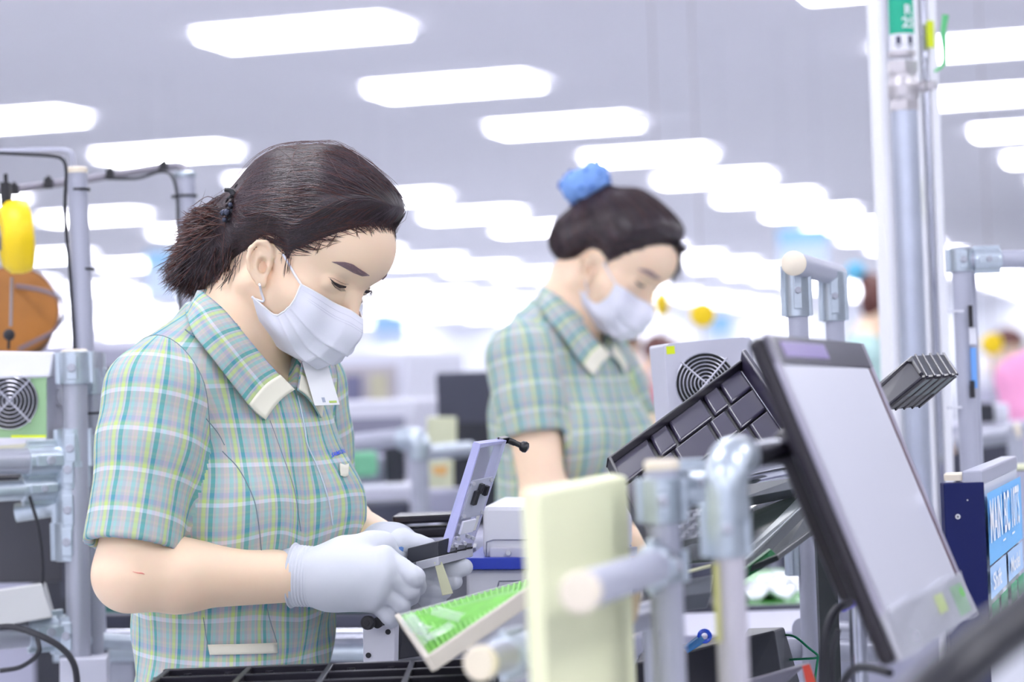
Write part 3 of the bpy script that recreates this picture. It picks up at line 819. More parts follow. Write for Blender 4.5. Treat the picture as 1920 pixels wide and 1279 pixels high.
# pleats: three overlapping folds that fan from the side
pl = np.zeros((nt_, ns_))
for a0, a1 in ((.40, .34), (.58, .46), (.76, .58)):
    e = t_[..., 0]-(a0+(a1-a0)*s_[..., 0]); pl += .0052*np.where(e < 0, np.exp(e/.06), np.exp(-e/.012))*(1-.75*s_[..., 0]**2)*np.clip((1-t_[..., 0])*6, 0, 1)*np.clip(t_[..., 0]*6, 0, 1)
G[..., 1] += pl*.8; G[..., 0] += pl*.5*s_[..., 0]; G[..., 2] -= pl*.3
Gf = G.reshape(-1, 3); hd = head_local(Gf); gg = grad(head_local, Gf); mm = hd < .0025; Gf[mm] -= gg[mm]*(hd[mm]-.0025)[:, None]; G = Gf.reshape(nt_, ns_, 3)
full = np.concatenate([(G*V(-1, 1, 1))[:, :0:-1], G], 1)
mbm = MB(); mbm.grid(W1.hw(full.reshape(-1, 3)).reshape(full.shape))
mask1 = obj('face_mask', mbm, m_mask, person, smooth=True, solid=.0012, autosmooth=False)
# binding along the edges and stitch lines
bd = MB()
for crv, r in ((full[0], .0009), (full[-1], .0008), (full[:, 0], .0011), (full[:, -1], .0013)):
    bd.tube(W1.hw(crv), r, 6)
obj('mask_binding', bd, mat('mask_edge', (246, 246, 252), .7), mask1, smooth=True)
st = MB()
for ti in (5, 10, 12):
    row = W1.hw(full[ti]); n_ = head_local
    for i in range(2, len(row)-2):
        for fr in (.2, .7):
            a = row[i]*(1-fr)+row[i+1]*fr; b = row[i]*(1-fr-.28)+row[i+1]*(fr+.28); o_ = HM@V(0, .0009, .0003)
            st.tube([a+o_, b+o_], .00022, 4)
obj('mask_stitching', st, mat('mask_stitch', (205, 205, 222), .8), mask1)
# ear loops
bp_ = W1.body
l1 = np.array([W1.hw(full[0, -1]), *castl(bp_, c1([(745, 780), (712, 722), (682, 672)]), 2.5, 2.85, .0016)])
l2 = np.array([W1.hw(full[-4, -1]), *castl(bp_, c1([(583, 912), (572, 868), (564, 832)]), 2.5, 2.85, .0018), *castl(bp_, c1([(560, 822)]), 2.5, 2.85, -.003)])
lp = MB(); lp.tube(curve3(l1, 14), .0013, 8); obj('ear_loop', lp, m_mask, mask1, smooth=True)
lp = MB(); lp.tube(curve3(l2, 14), .0013, 8); obj('ear_loop', lp, m_mask, mask1, smooth=True)
lp = MB(); lp.tube([W1.hw(full[-1, -1]), W1.hw(full[-1, -1])+(W1.hw(full[-1, -1])-W1.hw(full[-8, -1]))*.25], [.0018, .001], 8)
obj('loop_end', lp, m_mask, mask1, smooth=True)

# ---------------------------------------------------------------- shirt details
def c2(pts): return [(340+x/4.7375, 530+y/4.7375) for x, y in pts]
def cs_(pts): return [(160+x/1.7315, 540+y/1.7315) for x, y in pts]
shf = W1.shirt
un = lambda p: np.minimum(W1.body(p), shf(p))
I_ = castl(un, c2([(200, 92), (380, 245), (540, 435), (720, 655), (860, 812), (1000, 955)]), 2.45, 2.9, .011)
O_ = castl(un, c2([(64, 330), (110, 455), (300, 700), (500, 960), (640, 1135), (742, 1222)]), 2.45, 2.9, .007)
tl = lambda p: (np.asarray(p)-W1.CH)@TM
tw = lambda l: np.asarray(l)@TM.T+W1.CH
Il, Ol = tl(I_), tl(O_)
print('collar I', Il.round(3).tolist()); print('collar O', Ol.round(3).tolist())
# the band behind the neck joins the two flaps
Ib = V(0, Il[0, 1]-.030, Il[0, 2]+.004); Ob = V(0, Ol[0, 1]-.036, Ol[0, 2]+.006)
Ic = curve3([Ib, (Ib+Il[0])/2+V(.012, -.012, 0), *Il], 60); Oc = curve3([Ob, (Ob+Ol[0])/2+V(.016, -.014, 0), *Ol], 60)
nv_ = 12
tt = np.linspace(0, 1, nv_)[None, :, None]
Gc = Ic[:, None]*(1-tt)+Oc[:, None]*tt
Gc = Gc+(np.sin(PI*tt)*.004)*np.array([.3, 0, 1.])
full_c = np.concatenate([(Gc*V(-.82, 1, 1))[:0:-1], Gc], 0)
Wc = tw(full_c.reshape(-1, 3)).reshape(full_c.shape); fl_ = Wc.reshape(-1, 3); dd_ = shf(fl_); gg_ = grad(shf, fl_); m_ = dd_ < .003; fl_[m_] -= gg_[m_]*(dd_[m_]-.003)[:, None]; Wc = fl_.reshape(Wc.shape)
nu_, _ = Wc.shape[:2]; idx = np.arange(nu_*nv_).reshape(nu_, nv_)
qc = np.stack([idx[:-1, :-1], idx[:-1, 1:], idx[1:, 1:], idx[1:, :-1]], -1).reshape(-1, 4)
Lc = np.r_[0, np.cumsum(np.linalg.norm(np.diff(Wc[:, nv_//2], axis=0), axis=1))]
uvv = np.stack([np.repeat(Lc, nv_), np.tile(np.linspace(0, .062, nv_), nu_)], 1)
collar = np_obj('collar', Wc.reshape(-1, 3), qc, m_plaid, shirt1, uv=uvv[qc].reshape(-1, 2))
sm = collar.modifiers.new('s', 'SOLIDIFY'); sm.thickness = .0016; sm.offset = 0
for sgn in (0, 1):
    mb = MB(); e = Wc[-7:] if sgn == 0 else Wc[:7][::-1]
    n_ = np.cross(e[-1, -1]-e[0, -1], e[0, 0]-e[0, -1]); n_ = nrm(n_); n_ = n_ if n_@V(0, -1, .3) > 0 else -n_
    mb.grid(e+n_*.0018); obj('collar_trim', mb, m_cream, collar, smooth=True, solid=.0012)
sm_ = mat('seam_thread', (132, 148, 158), .9)
def seam(pix, r=.0006, off=.0002, n=24, name='seam', m=None, conv=cs_):
    p = curve3(conv(pix), n); w_ = castl(shf, p, 2.4, 2.95, off); mb = MB(); mb.tube(w_, r, 6); return obj(name, mb, m or sm_, shirt1, smooth=True)
seam([(445, 530), (500, 590), (545, 680), (562, 760), (572, 855)])
seam([(393, 425), (430, 470), (452, 510)], .0005)
seam([(600, 430), (640, 540), (680, 660), (700, 790)], .0004, m=mat('seam_soft', (150, 155, 170), .9))
seam([(690, 350), (712, 450), (722, 510), (757, 590), (790, 690), (803, 770)], .0009, .0004, m=mat('placket_edge', (205, 215, 225), .9))
seam([(383, 1070), (392, 1130), (404, 1192)], .0005)
seam([(590, 1040), (600, 1080), (622, 1150)], .0005)
seam([(325, 135), (352, 155)], .0008, .0006)
def spatch(name, top, bot, m, off=.0015, conv=cs_, solid=.001):
    g = patch(shf, conv(top), conv(bot), 2.4, 2.95, off, 14, 3); mb = MB(); mb.grid(g); return obj(name, mb, m, shirt1, smooth=True, solid=solid)
spatch('pocket_trim', [(397, 1158), (510, 1156), (622, 1152)], [(404, 1192), (510, 1190), (624, 1186)], m_cream)
# armhole and hem seams
for S, E in ((W1.SR, W1.ER), (W1.SL, W1.EL)):
    pts = armhole(W1, S, E); runs = []; cur = []
    for p in pts+pts[:1]:
        if p is None:
            if len(cur) > 2: runs.append(cur)
            cur = []
        else: cur.append(p)
    if len(cur) > 2: runs.append(cur)
    mb = MB()
    for r_ in runs: mb.tube(r_, .0005, 6)
    if mb.n: obj('armhole_seam', mb, sm_, shirt1, smooth=True)

sc_ = MB(); sc_.tube(castl(W1.body, [(249, 1072), (258, 1074.5), (266, 1075), (271, 1077)], 2.4, 2.7, .0001), [.0002, .0005, .0007, .0003], 6); obj('scratch', sc_, mat('scratch_red', (236, 130, 120), .6), person)
# ---------------------------------------------------------------- gloved hands
def c6(x, y, d): return P(540+x/5.3333, 980+y/5.3333, d)
def glove_r(p):
    w0, w1 = P(553, 1079, 2.60), P(628, 1084, 2.592)
    d = cap(p, w0, w1, .0305, .0315)
    mc = [c6(960, 350, 2.583), c6(960, 500, 2.570), c6(915, 650, 2.570), c6(850, 790, 2.578)]
    for m, r in zip(mc, (.0135, .0128, .0120, .0108)): d = smin(d, cap(p, w1, m, .024, r), .022)
    d = smin(d, cap(p, c6(600, 330, 2.61), c6(840, 250, 2.625), .022, .017), .02)
    fg = [([mc[0], c6(1262, 545, 2.570), c6(1290, 640, 2.606), c6(1230, 640, 2.640)], [.0130, .0112, .0095, .0088]),
          ([mc[1], c6(1215, 672, 2.574), c6(1225, 740, 2.606), c6(1180, 740, 2.630)], [.0120, .0102, .0090, .0080]),
          ([mc[2], c6(1130, 812, 2.576), c6(1140, 870, 2.606), c6(1100, 850, 2.628)], [.0112, .0096, .0085, .0078]),
          ([mc[3], c6(1010, 935, 2.580), c6(1030, 985, 2.606), c6(980, 950, 2.625)], [.0105, .0090, .0080, .007])]
    f = None
    for pts, rs_ in fg:
        e = chain(p, pts, rs_, .004); f = e if f is None else smin(f, e, .0012)
    d = smin(d, f, .0022)
    th = chain(p, [c6(840, 250, 2.625), c6(950, 215, 2.628), c6(1090, 290, 2.634), c6(1170, 330, 2.640)], [.0165, .0130, .0115, .0095], .006)
    d = smin(d, th, .008)
    return d+.0005*vnoise(p, 180, 2)
def glove_l(p):
    w = W1.WL; pm = P(775, 1062, 2.668)
    d = smin(cap(p, w+(W1.EL-w)*.12, w, .0285, .030), cap(p, w, pm, .027, .024), .02)
    d = smin(d, cap(p, w, P(752, 1028, 2.660), .019, .013), .014)
    th = chain(p, [P(752, 1018, 2.652), c6(1155, 190, 2.636), c6(1290, 210, 2.633), c6(1400, 235, 2.632)], [.0135, .0145, .0102, .009], .004)
    d = smin(d, th, .005)
    fg = [([P(782, 1052, 2.662), c6(1450, 500, 2.640), c6(1650, 475, 2.634), c6(1765, 445, 2.632)], [.0125, .0108, .010, .0095]),
          ([P(780, 1068, 2.660), c6(1420, 580, 2.640), c6(1560, 590, 2.634), c6(1660, 585, 2.632)], [.0120, .0104, .0096, .009]),
          ([P(776, 1084, 2.658), c6(1400, 672, 2.640), c6(1480, 690, 2.634), c6(1560, 690, 2.632)], [.0115, .0100, .0092, .0086]),
          ([P(772, 1098, 2.656), c6(1390, 762, 2.642), c6(1460, 775, 2.636), c6(1510, 770, 2.634)], [.0105, .0092, .0085, .008])]
    f = None
    for pts, rs_ in fg:
        e = chain(p, pts, rs_, .004); f = e if f is None else smin(f, e, .0012)
    return smin(d, f, .004)+.0005*vnoise(p, 180, 4)
m_gl = bpy.data.materials.get('knit_glove')
# ribbed knit: fine bump lines
nt = m_gl.node_tree; tc_ = nt.nodes.new('ShaderNodeTexCoord'); wv = nt.nodes.new('ShaderNodeTexWave'); wv.inputs['Scale'].default_value = 800; wv.inputs['Distortion'].default_value = .6; wv.bands_direction = 'Z'
nt.links.new(tc_.outputs['Object'], wv.inputs['Vector']); nn = nt.nodes.new('ShaderNodeTexNoise'); nn.inputs['Scale'].default_value = 500; nt.links.new(tc_.outputs['Object'], nn.inputs['Vector'])
ad = nt.nodes.new('ShaderNodeMath'); ad.operation = 'ADD'; nt.links.new(wv.outputs['Fac'], ad.inputs[0]); nt.links.new(nn.outputs['Fac'], ad.inputs[1])
bn = nt.nodes.new('ShaderNodeBump'); bn.inputs['Strength'].default_value = .35; bn.inputs['Distance'].default_value = .0008; nt.links.new(ad.outputs[0], bn.inputs['Height'])
nt.links.new(bn.outputs[0], nt.nodes['Principled BSDF'].inputs['Normal'])
def blo(pts, r): a = np.array(pts); return a.min(0)-r, a.max(0)+r
lo, hi = blo([P(545, 1000, 2.56), P(800, 1175, 2.67), P(545, 1175, 2.56), P(800, 1000, 2.67)], .03)
v, q = mesh_sdf(glove_r, lo, hi, .0017); gr = np_obj('glove', v, q, m_gl, person); gr['label'] = 'near white knit glove'
lo, hi = blo([P(690, 980, 2.60), P(890, 1150, 2.72), P(690, 1150, 2.60), P(890, 980, 2.72)], .03)
v, q = mesh_sdf(glove_l, lo, hi, .0017); gl = np_obj('glove', v, q, m_gl, person); gl['label'] = 'far white knit glove with a blue ink smudge on the thumb'
# ribbed cuff of the near glove
cf = MB(); a, b = P(549, 1079, 2.601), P(622, 1084, 2.593); ax = nrm(b-a); prof = []
for i in range(60):
    t = i/59; prof.append((t*np.linalg.norm(b-a), .0336+.0006*math.sin(t*PI*24)+(.0016 if i < 3 else 0)-.0010*math.sin(PI*t)))
cf.lathe(a, ax, prof, 48); obj('glove_cuff', cf, m_gl, gr, smooth=True, autosmooth=False)
ik = MB(); ik.grid(patch(glove_l, [(748, 1026), (753, 1025), (757, 1027)], [(748, 1034), (752, 1037), (756, 1034)], 2.5, 2.8, .0004, 8, 4)); obj('ink_smudge', ik, mat('blue_ink', (120, 165, 235), .9), gl)
# ---------------------------------------------------------------- the held fixture
def c3(x, y, d): return P(520+x/2.5625, 780+y/2.5625, d)
m_clear = mat('clear_acrylic', (226, 226, 250), .06, alpha=.30, spec=.7)
m_violet = mat('acrylic_edge', (196, 196, 246), .15, alpha=.88, spec=.7)
m_alu = mat('satin_aluminium', (205, 205, 214), .35, metal=.55)
m_dark = mat('dark_plastic', (44, 46, 54), .4)
fx = thing('test_fixture', 'black and silver test fixture with open clear lid, held in the white gloves', 'fixture', c6(1500, 420, 2.62))
def hexpix(mb, top, h, conv, d0s):
    """top: 4 (x,y) pixel corners with depths d0s; h metres thick downwards"""
    t = np.array([conv(x, y, d) for (x, y), d in zip(top, d0s)]); return mb.hexa(t-V(0, 0, h), t)
n0, n1, n2 = c6(1280, 392, 2.612), c6(1505, 338, 2.596), c6(1850, 250, 2.640)
n3 = n0+(n2-n1)
pl_ = MB(); pl_.hexa([n0-V(0, 0, .0095), n1-V(0, 0, .0095), n2-V(0, 0, .0095), n3-V(0, 0, .0095)], [n0, n1, n2, n3]); obj('base_plate', pl_, m_alu, fx, bevel=.0008)
e1, e2 = n0-n1, n2-n1; up_ = V(0, 0, 1)
bk = MB(); a0 = n1+e2*.02+e1*.02
bk.hexa([n1+e1*.04+e2*.02, n1+e1*1.45+e2*.02, n1+e1*1.5+e2*.42, n1+e1*.02+e2*.38][::-1], [n1+e1*.06+e2*.04+up_*.0165, n1+e1*1.42+e2*.04+up_*.0165, n1+e1*1.46+e2*.40+up_*.017, n1+e1*.04+e2*.36+up_*.017][::-1])
obj('clamp_block', bk, m_dark, fx, bevel=.001)
bk = MB(); bk.hexa([n1+e2*.40+e1*.05, n1+e2*.98+e1*.05, n1+e2*.98+e1*.9, n1+e2*.40+e1*.9], [x+up_*.004 for x in (n1+e2*.40+e1*.05, n1+e2*.98+e1*.05, n1+e2*.98+e1*.9, n1+e2*.40+e1*.9)]); obj('pad', bk, m_dark, fx, bevel=.0005)
for t in (.45, .72, .9):
    bk = MB(); bk.box(n1+e2*t+e1*.04+up_*.003, (.009, .006, .006)); obj('catch', bk, m_black, fx, bevel=.0008)
# lid
dA, dB, dC = 2.622, 2.606, 2.634
A0_, A1_ = c3(782, 636, dA), c3(943, 124, dA); B0, B1 = c3(822, 656, dB), c3(976, 134, dB); C0_, C1_ = c3(938, 628, dC), c3(1102, 118, dC)
D0, D1 = A0_+(C0_-B0), A1_+(C1_-B1)
lw = (C0_-B0); lu = (B1-B0); lt = (A0_-B0)
m1 = MB(); m1.hexa([B0, C0_, D0, A0_], [B1, C1_, D1, A1_])
lid = obj('clear_lid', m1, m_clear, fx, bevel=.0008)
m1 = MB(); m1.hexa([B0+lw*.0-lu*.001, B0+lw*.05-lu*.001, A0_+lw*.05, A0_], [B1, B1+lw*.05, A1_+lw*.05, A1_]); obj('lid_edge', m1, m_violet, lid)
m1 = MB(); m1.hexa([B0+lw*.05+lu*.96, C0_+lu*.96, D0+lu*.96, A0_+lw*.05+lu*.96], [B1+lw*.05, C1_, D1, A1_+lw*.05]); obj('lid_edge', m1, m_violet, lid)
m1 = MB(); m1.hexa([B0+lw*.96, C0_, D0, A0_+lw*.96], [B1+lw*.96, C1_, D1, A1_+lw*.96]); obj('lid_edge', m1, mat('acrylic_edge2', (214, 214, 250), .15, alpha=.6), lid)
def L(a, b, c=0): return B0+lw*a+lu*b+lt*c      # position in the lid: across, up, thickness
def lbox(name, a0, a1, b0, b1, c0, c1_, m, bev=.0006):
    mb = MB(); mb.hexa([L(a0, b0, c0), L(a1, b0, c0), L(a1, b0, c1_), L(a0, b0, c1_)], [L(a0, b1, c0), L(a1, b1, c0), L(a1, b1, c1_), L(a0, b1, c1_)]); return obj(name, mb, m, lid, bevel=bev)
lbox('pressure_plate', .10, .95, .30, .66, -.10, -.02, mat('milky_acrylic', (206, 208, 226), .2, alpha=.75))
for a, b, w_, h_ in ((.28, .43, .16, .13), (.42, .53, .13, .09), (.66, .50, .13, .09)):
    lbox('rubber_pad', a, a+w_, b, b+h_, -.5, -.10, m_black, .001)
lbox('white_insert', .18, .72, .16, .28, -.25, -.02, mat('white_insert', (232, 232, 244), .4))
lbox('barcode_label', .76, .90, .16, .30, -.06, -.02, mat('paper_label', (226, 226, 226), .7))
for a, b in ((.2, .12), (.62, .12), (.2, .06), (.55, .06), (.86, .09), (.16, .63), (.9, .63), (.9, .33), (.16, .33)):
    mb = MB(); mb.cyl(L(a, b, -.2), L(a, b, .05), .0022, 12); obj('screw', mb, m_alu, lid, smooth=True)
mb = MB(); kk0 = C1_+(D1-C1_)*.3-lu*.045; mb.hexa([kk0-lw*.1, kk0+lw*.22, kk0+lw*.22+lt*.6, kk0-lw*.1+lt*.6], [x+lu*.06 for x in (kk0-lw*.1, kk0+lw*.22, kk0+lw*.22+lt*.6, kk0-lw*.1+lt*.6)]); obj('latch', mb, m_black, lid, bevel=.001)
kb = MB(); ka = kk0+lw*.2+lu*.03; kx = nrm(c3(1190, 150, 2.645)-ka); kb.lathe(ka, kx, [(0, .0035), (.007, .0035), (.008, .003), (.013, .0032), (.015, .0055), (.019, .0064), (.022, .0055), (.0235, .002)], 20); obj('latch_knob', kb, m_black, lid, smooth=True)
# cream ejector blade below the plate
mb = MB(); q0, q1 = c6(1500, 395, 2.598), c6(1590, 730, 2.604); mb.hexa([q1+V(-.0052, 0, 0), q1+V(.0066, 0, .002), q1+V(.0066, .006, .002), q1+V(-.0052, .006, 0)], [q0+V(-.0042, 0, 0), q0+V(.0042, 0, 0), q0+V(.0042, .006, 0), q0+V(-.0042, .006, 0)]); obj('cream_blade', mb, mat('cream_plastic', (226, 226, 190), .5), fx, bevel=.0006)
# badge, pocket and lettering on the chest
bd_ = MB(); q_ = [P(566, 678, 2.665), P(613, 678, 2.69), P(637, 759, 2.685), P(590, 761, 2.66)]
bd_.hexa([q_[3], q_[2], q_[2]+FW*.0015, q_[3]+FW*.0015], [q_[0], q_[1], q_[1]+FW*.0015, q_[0]+FW*.0015])
badge = obj('name_badge', bd_, mat('badge_card', (250, 250, 253), .4, emit=0), person, bevel=.0005)
def bquad(a, b, c, d, m, name):      # bilinear placement on the card
    def B(u, v_): return (q_[0]*(1-u)+q_[1]*u)*(1-v_)+(q_[3]*(1-u)+q_[2]*u)*v_-FW*.0006
    mb = MB(); mb.add([B(a, b), B(c, b), B(c, d), B(a, d)], [(3, 2, 1, 0)]); return obj(name, mb, m, badge)
bquad(.36, .82, .48, .93, mat('badge_grey', (176, 184, 205), .6), 'badge_picture')
bquad(.62, .90, .92, .95, mat('badge_green', (190, 215, 110), .6), 'badge_stripe')
mb = MB(); mb.tube([P(556, 664, 2.67), P(568, 678, 2.666)], .0035, 8); obj('badge_clip', mb, m_alu, badge, smooth=True)
spatch('pocket_trim', [(826, 570), (842, 575), (855, 570)], [(829, 608), (842, 613), (853, 610)], m_cream, .002, solid=.0012)
# blue embroidered lettering above the pocket, laid on the cloth
_pA, _pB, _pC = castl(shf, [(622, 858), (646, 849), (623, 842)], 2.4, 3.0, .0012)
lt_ = text_mesh('SAMSUNG', _pA, _pB-_pA, _pC-_pA, .0072, mat('blue_thread', (58, 92, 232), .8), 'embroidered_lettering', shirt1, depth=.0, sx=1.0)
_me = lt_.data; _n = len(_me.vertices); _co = np.zeros(_n*3); _me.vertices.foreach_get('co', _co); _co = _co.reshape(-1, 3)+origin_of(shirt1)
_co = snap(shf, _co, .0010, 3)-origin_of(shirt1); _me.vertices.foreach_set('co', _co.ravel()); _me.update()
# ================================================================ pipes, joints, benches
m_pipe = mat('grey_coated_pipe', (176, 178, 194), .38, spec=.5)
m_pipe2 = mat('grey_steel_pipe', (176, 178, 190), .3, metal=.3)
m_zinc = mat('zinc_joint', (196, 206, 216), .28, metal=.65, var=.12, vscale=60.)
m_chrome = mat('polished_pipe', (190, 192, 204), .12, metal=.95)
m_capc = mat('cream_cap', (244, 232, 212), .6)
m_rub = mat('rubber_black', (34, 34, 40), .6)
m_wire = mat('black_cable', (40, 40, 48), .5)
PR = .014
def pipe_part(a, b, parent, r=PR, m=None, name='pipe'):
    mb = MB(); mb.cyl(a, b, r, 24); return obj(name, mb, m or m_pipe, parent, smooth=True)
def cap_part(p, ax, parent, r=PR, m=None):
    mb = MB(); ax = nrm(ax); mb.lathe(p-ax*.002, ax, [(0, r*1.06), (.006, r*1.08), (.008, r*.9)], 24); return obj('end_cap', mb, m or m_capc, parent, smooth=True)
def joint_part(p, ax, L, parent, r=PR, out=None, m=None):
    """two-shell clamp round a pipe with a bolt boss"""
    ax = nrm(ax); out = nrm(out if out is not None else V(0, -1, 0)); out = nrm(out-ax*(out@ax)); sd = np.cross(ax, out); R_ = np.array([sd, out, ax]).T
    mb = MB(); mb.lathe(p-ax*L/2, ax, [(0, r*1.12), (.001, r*1.24), (L-.001, r*1.24), (L, r*1.12)], 24)
    o = obj('clamp_joint', mb, m or m_zinc, parent, smooth=True)
    b = MB()
    for s_ in (1, -1): b.box(p+sd*s_*(r*1.3), (r*.55, r*.5, L*.96), R_)
    b.box(p+out*r*1.28, (r*.9, r*.3, L*.7), R_)
    f = obj('flange', b, m or m_zinc, o, bevel=.0012)
    b = MB(); b.lathe(p+out*r*1.25, out, [(0, r*.36), (.005, r*.36), (.006, r*.3)], 8); obj('bolt', b, m_pipe2, o)
    return o
def elbow_part(p, d1, d2, parent, r=PR, m=None, L=.035, name='elbow_joint'):
    """bent connector from direction d1 to direction d2 round the corner p"""
    d1, d2 = nrm(d1), nrm(d2); pts = [p+d1*L]; 
    for t in np.linspace(0, 1, 9): pts.append(p+d1*L*.55*(1-t)**2+d2*L*.55*t*t)
    pts.append(p+d2*L); mb = MB(); mb.tube(pts, r*1.26, 24); return obj(name, mb, m or m_zinc, parent, smooth=True)
def cable(name, pts, r, label, cat='cable', m=None, group=None, parent=None, n=40):
    mb = MB(); mb.tube(curve3(pts, n), r, 8); o = obj(name, mb, m or m_wire, parent, smooth=True)
    if parent is None: tag(o, label, cat, group)
    return o
def tie_part(p, ax, parent, r=PR, m=None):
    ax = nrm(ax); mb = MB(); mb.lathe(p-ax*.0015, ax, [(0, r*1.1), (.003, r*1.1)], 20); mb.box(p+nrm(np.cross(ax, FW))*r*1.25, (.005, .005, .004)); return obj('cable_tie', mb, m or m_rub, parent)
def vert_at(x, y, d, z):       # same plan position, other height
    p = P(x, y, d); return V(p[0], p[1], z)
def rig(name, label, p, group=None, cat='pipe frame'): return thing(name, label, cat, V(p[0], p[1], 0), group)

# ---- left frames ------------------------------------------------------------
# front post with its curved top bar
t = rig('pipe_stand', 'grey pipe post at the left, thin bent bar running off its top', P(150, 900, 3.15))
a, b = P(142, 322, 3.15), P(178, 700, 3.15); b2 = b+(b-a)/np.linalg.norm(b-a)*.10
a = V(*a); foot = vert_at(165, 900, 3.15, 0.)
pa = P(144, 322, 3.15); pb = V(pa[0]+.018, pa[1], .02)
pipe_part(pb, pa, t, .0132); cap_part(pa, V(0, 0, 1), t, .0132)
arc = curve3([P(-60, 290, 3.25), P(20, 284, 3.2), P(100, 282, 3.16), P(128, 284, 3.15), P(137, 296, 3.15), P(139, 322, 3.15)], 40)
mb = MB(); mb.tube(arc, .0042, 12); obj('bent_bar', mb, m_pipe, t, smooth=True)
for y in (356, 505): tie_part(P(147+(y-330)*.06, y, 3.15), V(0, 0, 1), t, .0132)
joint_part(P(168, 688, 3.15), V(0, 0, 1), .036, t, .0132)
mb = MB(); mb.tube(curve3([P(-60, 284, 3.2), P(20, 288, 3.15), P(92, 292, 3.13), P(116, 298, 3.128), P(124, 320, 3.128), P(122, 400, 3.128), P(132, 520, 3.13), P(140, 660, 3.13), P(142, 760, 3.13)], 60), .0024, 8); obj('signal_cable', mb, m_wire, t, smooth=True)
# second post, behind the hair, and the bar with cable ties between
t = rig('pipe_stand', 'grey pipe post half hidden behind the ponytail, long bar leading to the yellow reel', P(350, 400, 3.55))
pa = P(347, 330, 3.38); pb = V(pa[0]+.018, pa[1], .02); pipe_part(pb, pa, t, .0138); cap_part(pa, V(0, 0, 1), t, .0145, m_zinc)
mb = MB(); mb.tube(curve3([P(-30, 362, 3.3), P(100, 345, 3.38), P(200, 330, 3.40), P(300, 314, 3.40), P(335, 311, 3.40), P(346, 318, 3.38), P(347, 336, 3.38)], 50), .0058, 12); obj('long_bar', mb, mat('worn_bar', (150, 146, 158), .4), t, smooth=True)
tie_part(P(349, 368, 3.38), V(0, 0, 1), t, .0145)
for x, y, d in ((28, 356, 3.32), (92, 344, 3.37), (208, 328, 3.40), (308, 314, 3.40)):
    mb = MB(); c = P(x, y, d); mb.tube([c+V(-.006, -.008, -.006), c+V(.002, -.008, .010)], .003, 8); mb.box(c+V(0, -.004, 0), (.010, .018, .014)); obj('cable_clip', mb, m_rub, t, bevel=.002)
mb = MB(); mb.tube(curve3([P(215, 335, 3.39), P(260, 334, 3.39), P(300, 322, 3.39), P(322, 330, 3.36), P(332, 370, 3.36), P(334, 470, 3.36), P(338, 620, 3.36)], 50), .0022, 8); obj('signal_cable', mb, m_wire, t, smooth=True)
# yellow tool balancer
m_yel = mat('yellow_plastic', (250, 214, 20), .45)
t = thing('tool_balancer', 'yellow round tool balancer reel hanging from the bar at the far left', 'tool balancer', P(22, 520, 3.2))
c = P(14, 445, 3.2); ax = nrm(V(.93, .30, .05))
mb = MB(); mb.lathe(c-ax*.004, ax, [(-.006, .020), (-.004, .040), (.006, .049), (.020, .050), (.032, .047), (.036, .036), (.037, .02)], 40); o = obj('housing', mb, m_yel, t, smooth=True)
mb = MB(); mb.lathe(c-ax*.018, ax, [(0, .015), (.003, .019), (.014, .020)], 6); obj('spring_drum', mb, mat('grey_drum', (120, 120, 138), .5), t)
mb = MB(); mb.box(c+V(0, 0, .058), (.012, .02, .03)); mb.tube([c+V(0, 0, .07), c+V(0, 0, .085)], .003, 8); obj('hanger', mb, m_rub, t, bevel=.002)
mb = MB(); mb.tube([P(22, 520, 3.2), P(20, 612, 3.2)], .0022, 8); obj('cord', mb, mat('grey_cord', (150, 140, 140), .6), t)
mb = MB(); mb.sphere(P(17, 628, 3.2), .008); mb.tube([P(17, 632, 3.2), P(16, 655, 3.2)], .002, 8); obj('cord_stop', mb, m_rub, t, smooth=True)
# amber cable drum
t = thing('cable_drum', 'brown amber drum wound with cable behind the yellow reel', 'drum', P(30, 656, 3.75))
m_amb = mat('amber_drum', (168, 108, 42), .45, var=.35, vscale=14.)
c = P(24, 590, 3.75); ax = nrm(V(.25, -1, .1))
mb = MB(); mb.lathe(c, ax, [(-.06, .03), (-.055, .066), (0, .069), (.05, .066), (.055, .03)], 40); obj('drum_body', mb, m_amb, t, smooth=True)
mb = MB()
for k in range(7): mb.lathe(c, ax, [(-.048+k*.015, .068), (-.044+k*.015, .0705), (-.040+k*.015, .068)], 40)
obj('winding', mb, mat('amber_winding', (120, 78, 46), .5), t, smooth=True)
mb = MB(); mb.tube(curve3([P(30, 536, 3.7), P(80, 545, 3.68), P(112, 560, 3.68), P(119, 585, 3.68), P(105, 618, 3.68), P(70, 638, 3.68), P(35, 655, 3.68)], 40), .0028, 8); obj('cable_loop', mb, mat('grey_cable', (110, 108, 125), .5), t, smooth=True)

